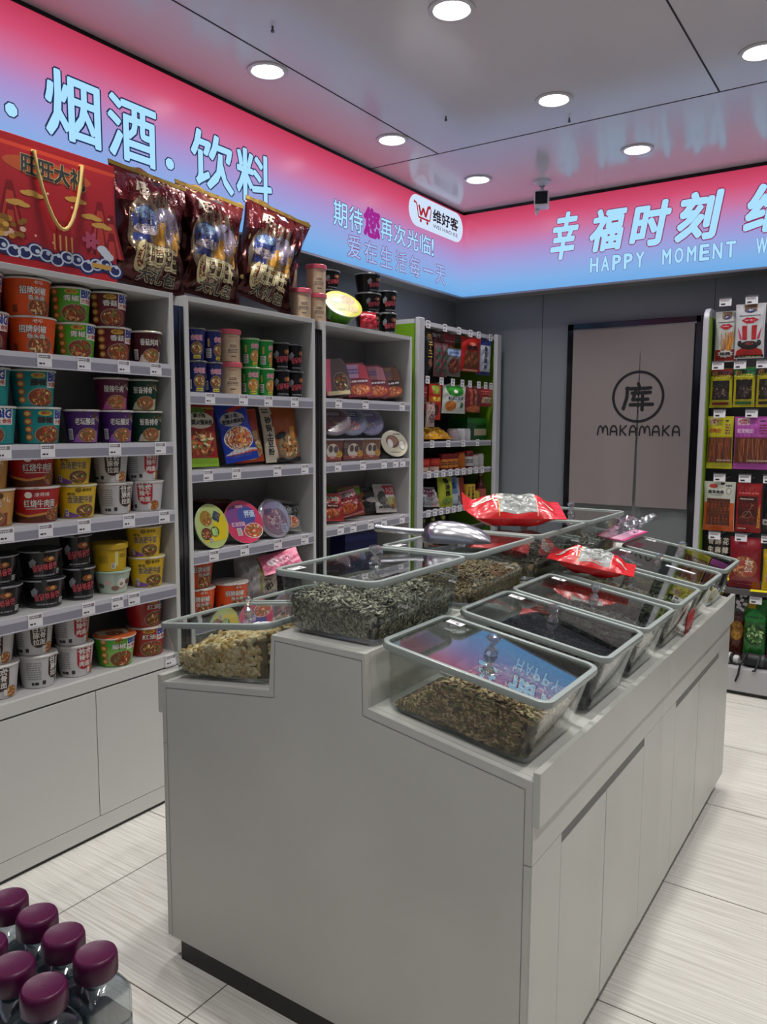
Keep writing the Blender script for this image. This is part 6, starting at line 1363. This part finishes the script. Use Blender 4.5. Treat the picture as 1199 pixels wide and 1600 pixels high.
b = MB(); b.box((-.055, -.008, 0), (.055, .008, .0008), PAPER); b.build('paper_tag', [c for c in bins[4].children if c.name.startswith('lid_pane')][0], (.075, .035, BH+.0058), (0, 0, R(-12)))
# steel scoop, bowl down
t = thing('steel_scoop', 'shiny steel scoop lying bowl-down on a top-step bin lid', 'scoop', (-1.180, 1.948, 1.1645), (0, 0, R(26)))
b = MB(); n = 14
def arc(x, hw, hh, r_):
    return [(x, hw*math.cos(PI*k/n), max(0.0, hh*math.sin(PI*k/n))+.001) for k in range(n+1)]
KL = .86
secs = [(0, .006, .012), (.004, .02, .026), (.012, .034, .042), (.03, .046, .055), (.06, .051, .061), (.11, .052, .060), (.16, .05, .052), (.20, .045, .038), (.225, .038, .022), (.235, .032, .012)]
outer = [arc(q[0]*KL, q[1], q[2], 0) for q in secs]; inner = [[(x, y*.965, max(.0008, z-.0018)) for x, y, z in l] for l in outer]
b.loft(outer, CHROME, False, smooth=True); b.loft(inner[::-1], CHROME, False, smooth=True); b.loft([outer[-1], inner[-1]], CHROME, False)
b.build('scoop_bowl', t)
b = MB(); b.tube([(.008, 0, .026), (-.02, 0, .027), (-.06, .0, .03), (-.135, .0, .036), (-.14, 0, .036)], [.012, .0105, .0105, .0115, .009], CHROME, 14); b.build('handle', t)
# pink card, crumpled clear bag and clear scoop behind the farthest bins
b = MB(); b.loft([[(-.032, -.17, 0), (.03, -.17, .004), (.03, .17, .004), (-.032, .17, 0)], [(-.032, -.17, .003), (.03, -.17, .007), (.03, .17, .007), (-.032, .17, .003)]], C('B8386E', .4), True, True, True)
b.box((-.028, -.165, .0045), (.02, .165, .006), C('D8A0B8', .4))
tag(b.build('pink_card', None, (-.948, 3.23, 1.052), (0, R(8), 0)), 'pink card lying between the top-step bins and the right-slope bins', 'card')
t = thing('clear_scoop', 'clear plastic scoop sticking up in crumpled film by the far bins', 'scoop', (-.955, 3.19, 1.064), (R(0), R(-16), R(62)))
b = MB(); S2 = [(.02, .012, .010), (.05, .016, .012), (.09, .03, .02), (.13, .034, .022), (.17, .026, .016), (.185, .012, .008)]
o1 = [[(x, hw*math.cos(PI+PI*k/10), .03+hh*math.sin(PI+PI*k/10)) for k in range(11)] for x, hw, hh in S2]; o2 = [[(x, y*.93, z+.002) for x, y, z in l] for l in o1]
b.loft(o1, FILM, False, smooth=True); b.loft(o2[::-1], FILM, False, smooth=True); b.build('scoop_bowl', t)
b = MB(); rnd = random.Random(9); L_ = []
for i in range(9):
    q = i/8; L_.append([((-.02+.1*q), (.012+.036*math.sin(PI*q)**.7)*(1+.35*math.sin(5*a_+i*1.7))*math.cos(a_), .028+(.008+.024*math.sin(PI*q))*(1+.3*math.sin(4*a_-i*2))*math.sin(a_)) for a_ in (2*PI*k/18 for k in range(18))])
b.loft(L_, FILM, True, True, True, True); b.build('crumpled_film', t)
o = pack('small red packet tucked under a flared bin edge on right slope', 'snack packet', 'snack_packet', .10, .075, .010, 'A81A22', lambda a, w_, h_: a.ring(.01, h_*.5, .018, .018, .003, C('D8A07A'), 2, 20), -.5835, 2.69, .8135, 90, -8, 0, None, 61, .001)

# ------------------------------------------------------------------ bottles of water on a low table beside the camera
t = thing('low_table', 'plain white table carrying the purple-capped water bottles', 'table', (-.96, .34, 0))
b = MB(); b.box((-.36, -.2, .70), (.36, .19, .722), WHITE); b.build('table_top', t, bevel=.002)
for sx in (-.33, .33):
    for sy in (-.17, .16): b = MB(); b.box((sx-.018, sy-.018, 0), (sx+.018, sy+.018, .70), WHITE); b.build('leg', t)
PET = clear_mat('bottle_plastic', 'EEF2F4', 1.55, .05, .08); CAPM = C('4A0834', .35, name='purple_cap')
def water_bottle():
    t = thing('water_bottle', '', 'water bottle')
    b = MB(); hw = .0272
    L_ = [rrect(.046, .046, .010, .0, 4), rrect(.052, .052, .010, .004, 4), rrect(.0548, .0548, .0085, .02, 4), rrect(.0548, .0548, .0085, .180, 4), rrect(.0542, .0542, .0085, .184, 4), rrect(.050, .050, .0095, .189, 4), rrect(.042, .042, .0125, .1955, 4), rrect(.0365, .0365, .0165, .198, 4)]
    L_ += [rrect(.034, .034, .0168, .2, 4), rrect(.038, .038, .0188, .201, 4), rrect(.038, .038, .0188, .203, 4), rrect(.034, .034, .0168, .204, 4), rrect(.034, .034, .0168, .212, 4)]
    b.loft(L_, PET, True, True, False, True); b.loft([[(x*.955, y*.955, z+.001) for x, y, z in l] for l in L_][::-1], PET, True, False, True, True); b.build('bottle_body', t)
    b = MB(); b.loft([rrect(.0554, .0554, .0088, .06, 4), rrect(.0554, .0554, .0088, .150, 4)], C('8F979B', .3), True, smooth=True)
    a = Art().bars(-.02, .122, .02, .14, C('3A4046'), 2, 1, 4).bars(-.02, .075, .022, .10, C('4A5058'), 4, 1, 6)
    a.stamp(b, lambda u, v, l: (.0278+l, u, v)); a.stamp(b, lambda u, v, l: (u, -.0278-l, v)); b.build('label', t)
    b = MB(); seg = 60; vs = []; prof = [(.0215, .203), (.0222, .2045), (.0222, .222), (.0212, .2258), (.0195, .227), (.0185, .2265), (.0005, .2265)]
    loops = []
    for i, (r_, z) in enumerate(prof): loops.append([((r_+(.00045*(k % 2) if i in (1, 2) else 0))*math.cos(2*PI*k/seg), (r_+(.00045*(k % 2) if i in (1, 2) else 0))*math.sin(2*PI*k/seg), z) for k in range(seg)])
    b.loft(loops, CAPM, True, smooth=True); b.build('cap', t)
    return t
w0 = None
for x, y, lab in ((-.677, .464, 'purple-capped water bottle at the right end of the rear row'), (-.733, .464, 'second purple-capped water bottle from right, rear row'), (-.789, .468, 'third purple-capped water bottle from right, rear row'), (-.845, .466, 'purple-capped water bottle cut by the left frame edge, rear row'),
    (-.677, .405, 'purple-capped water bottle at the right end of the front row'), (-.733, .405, 'second purple-capped water bottle from right, front row'), (-.788, .407, 'purple-capped water bottle cut by the left frame edge, front row')):
    if w0 is None: w0 = water_bottle(); w0.location = (x, y, .7225); w0['label'] = lab; w0['group'] = 'purple-capped water bottles'
    else: dup(w0, (x, y, .7225), (0, 0, 0), lab, 'purple-capped water bottles')
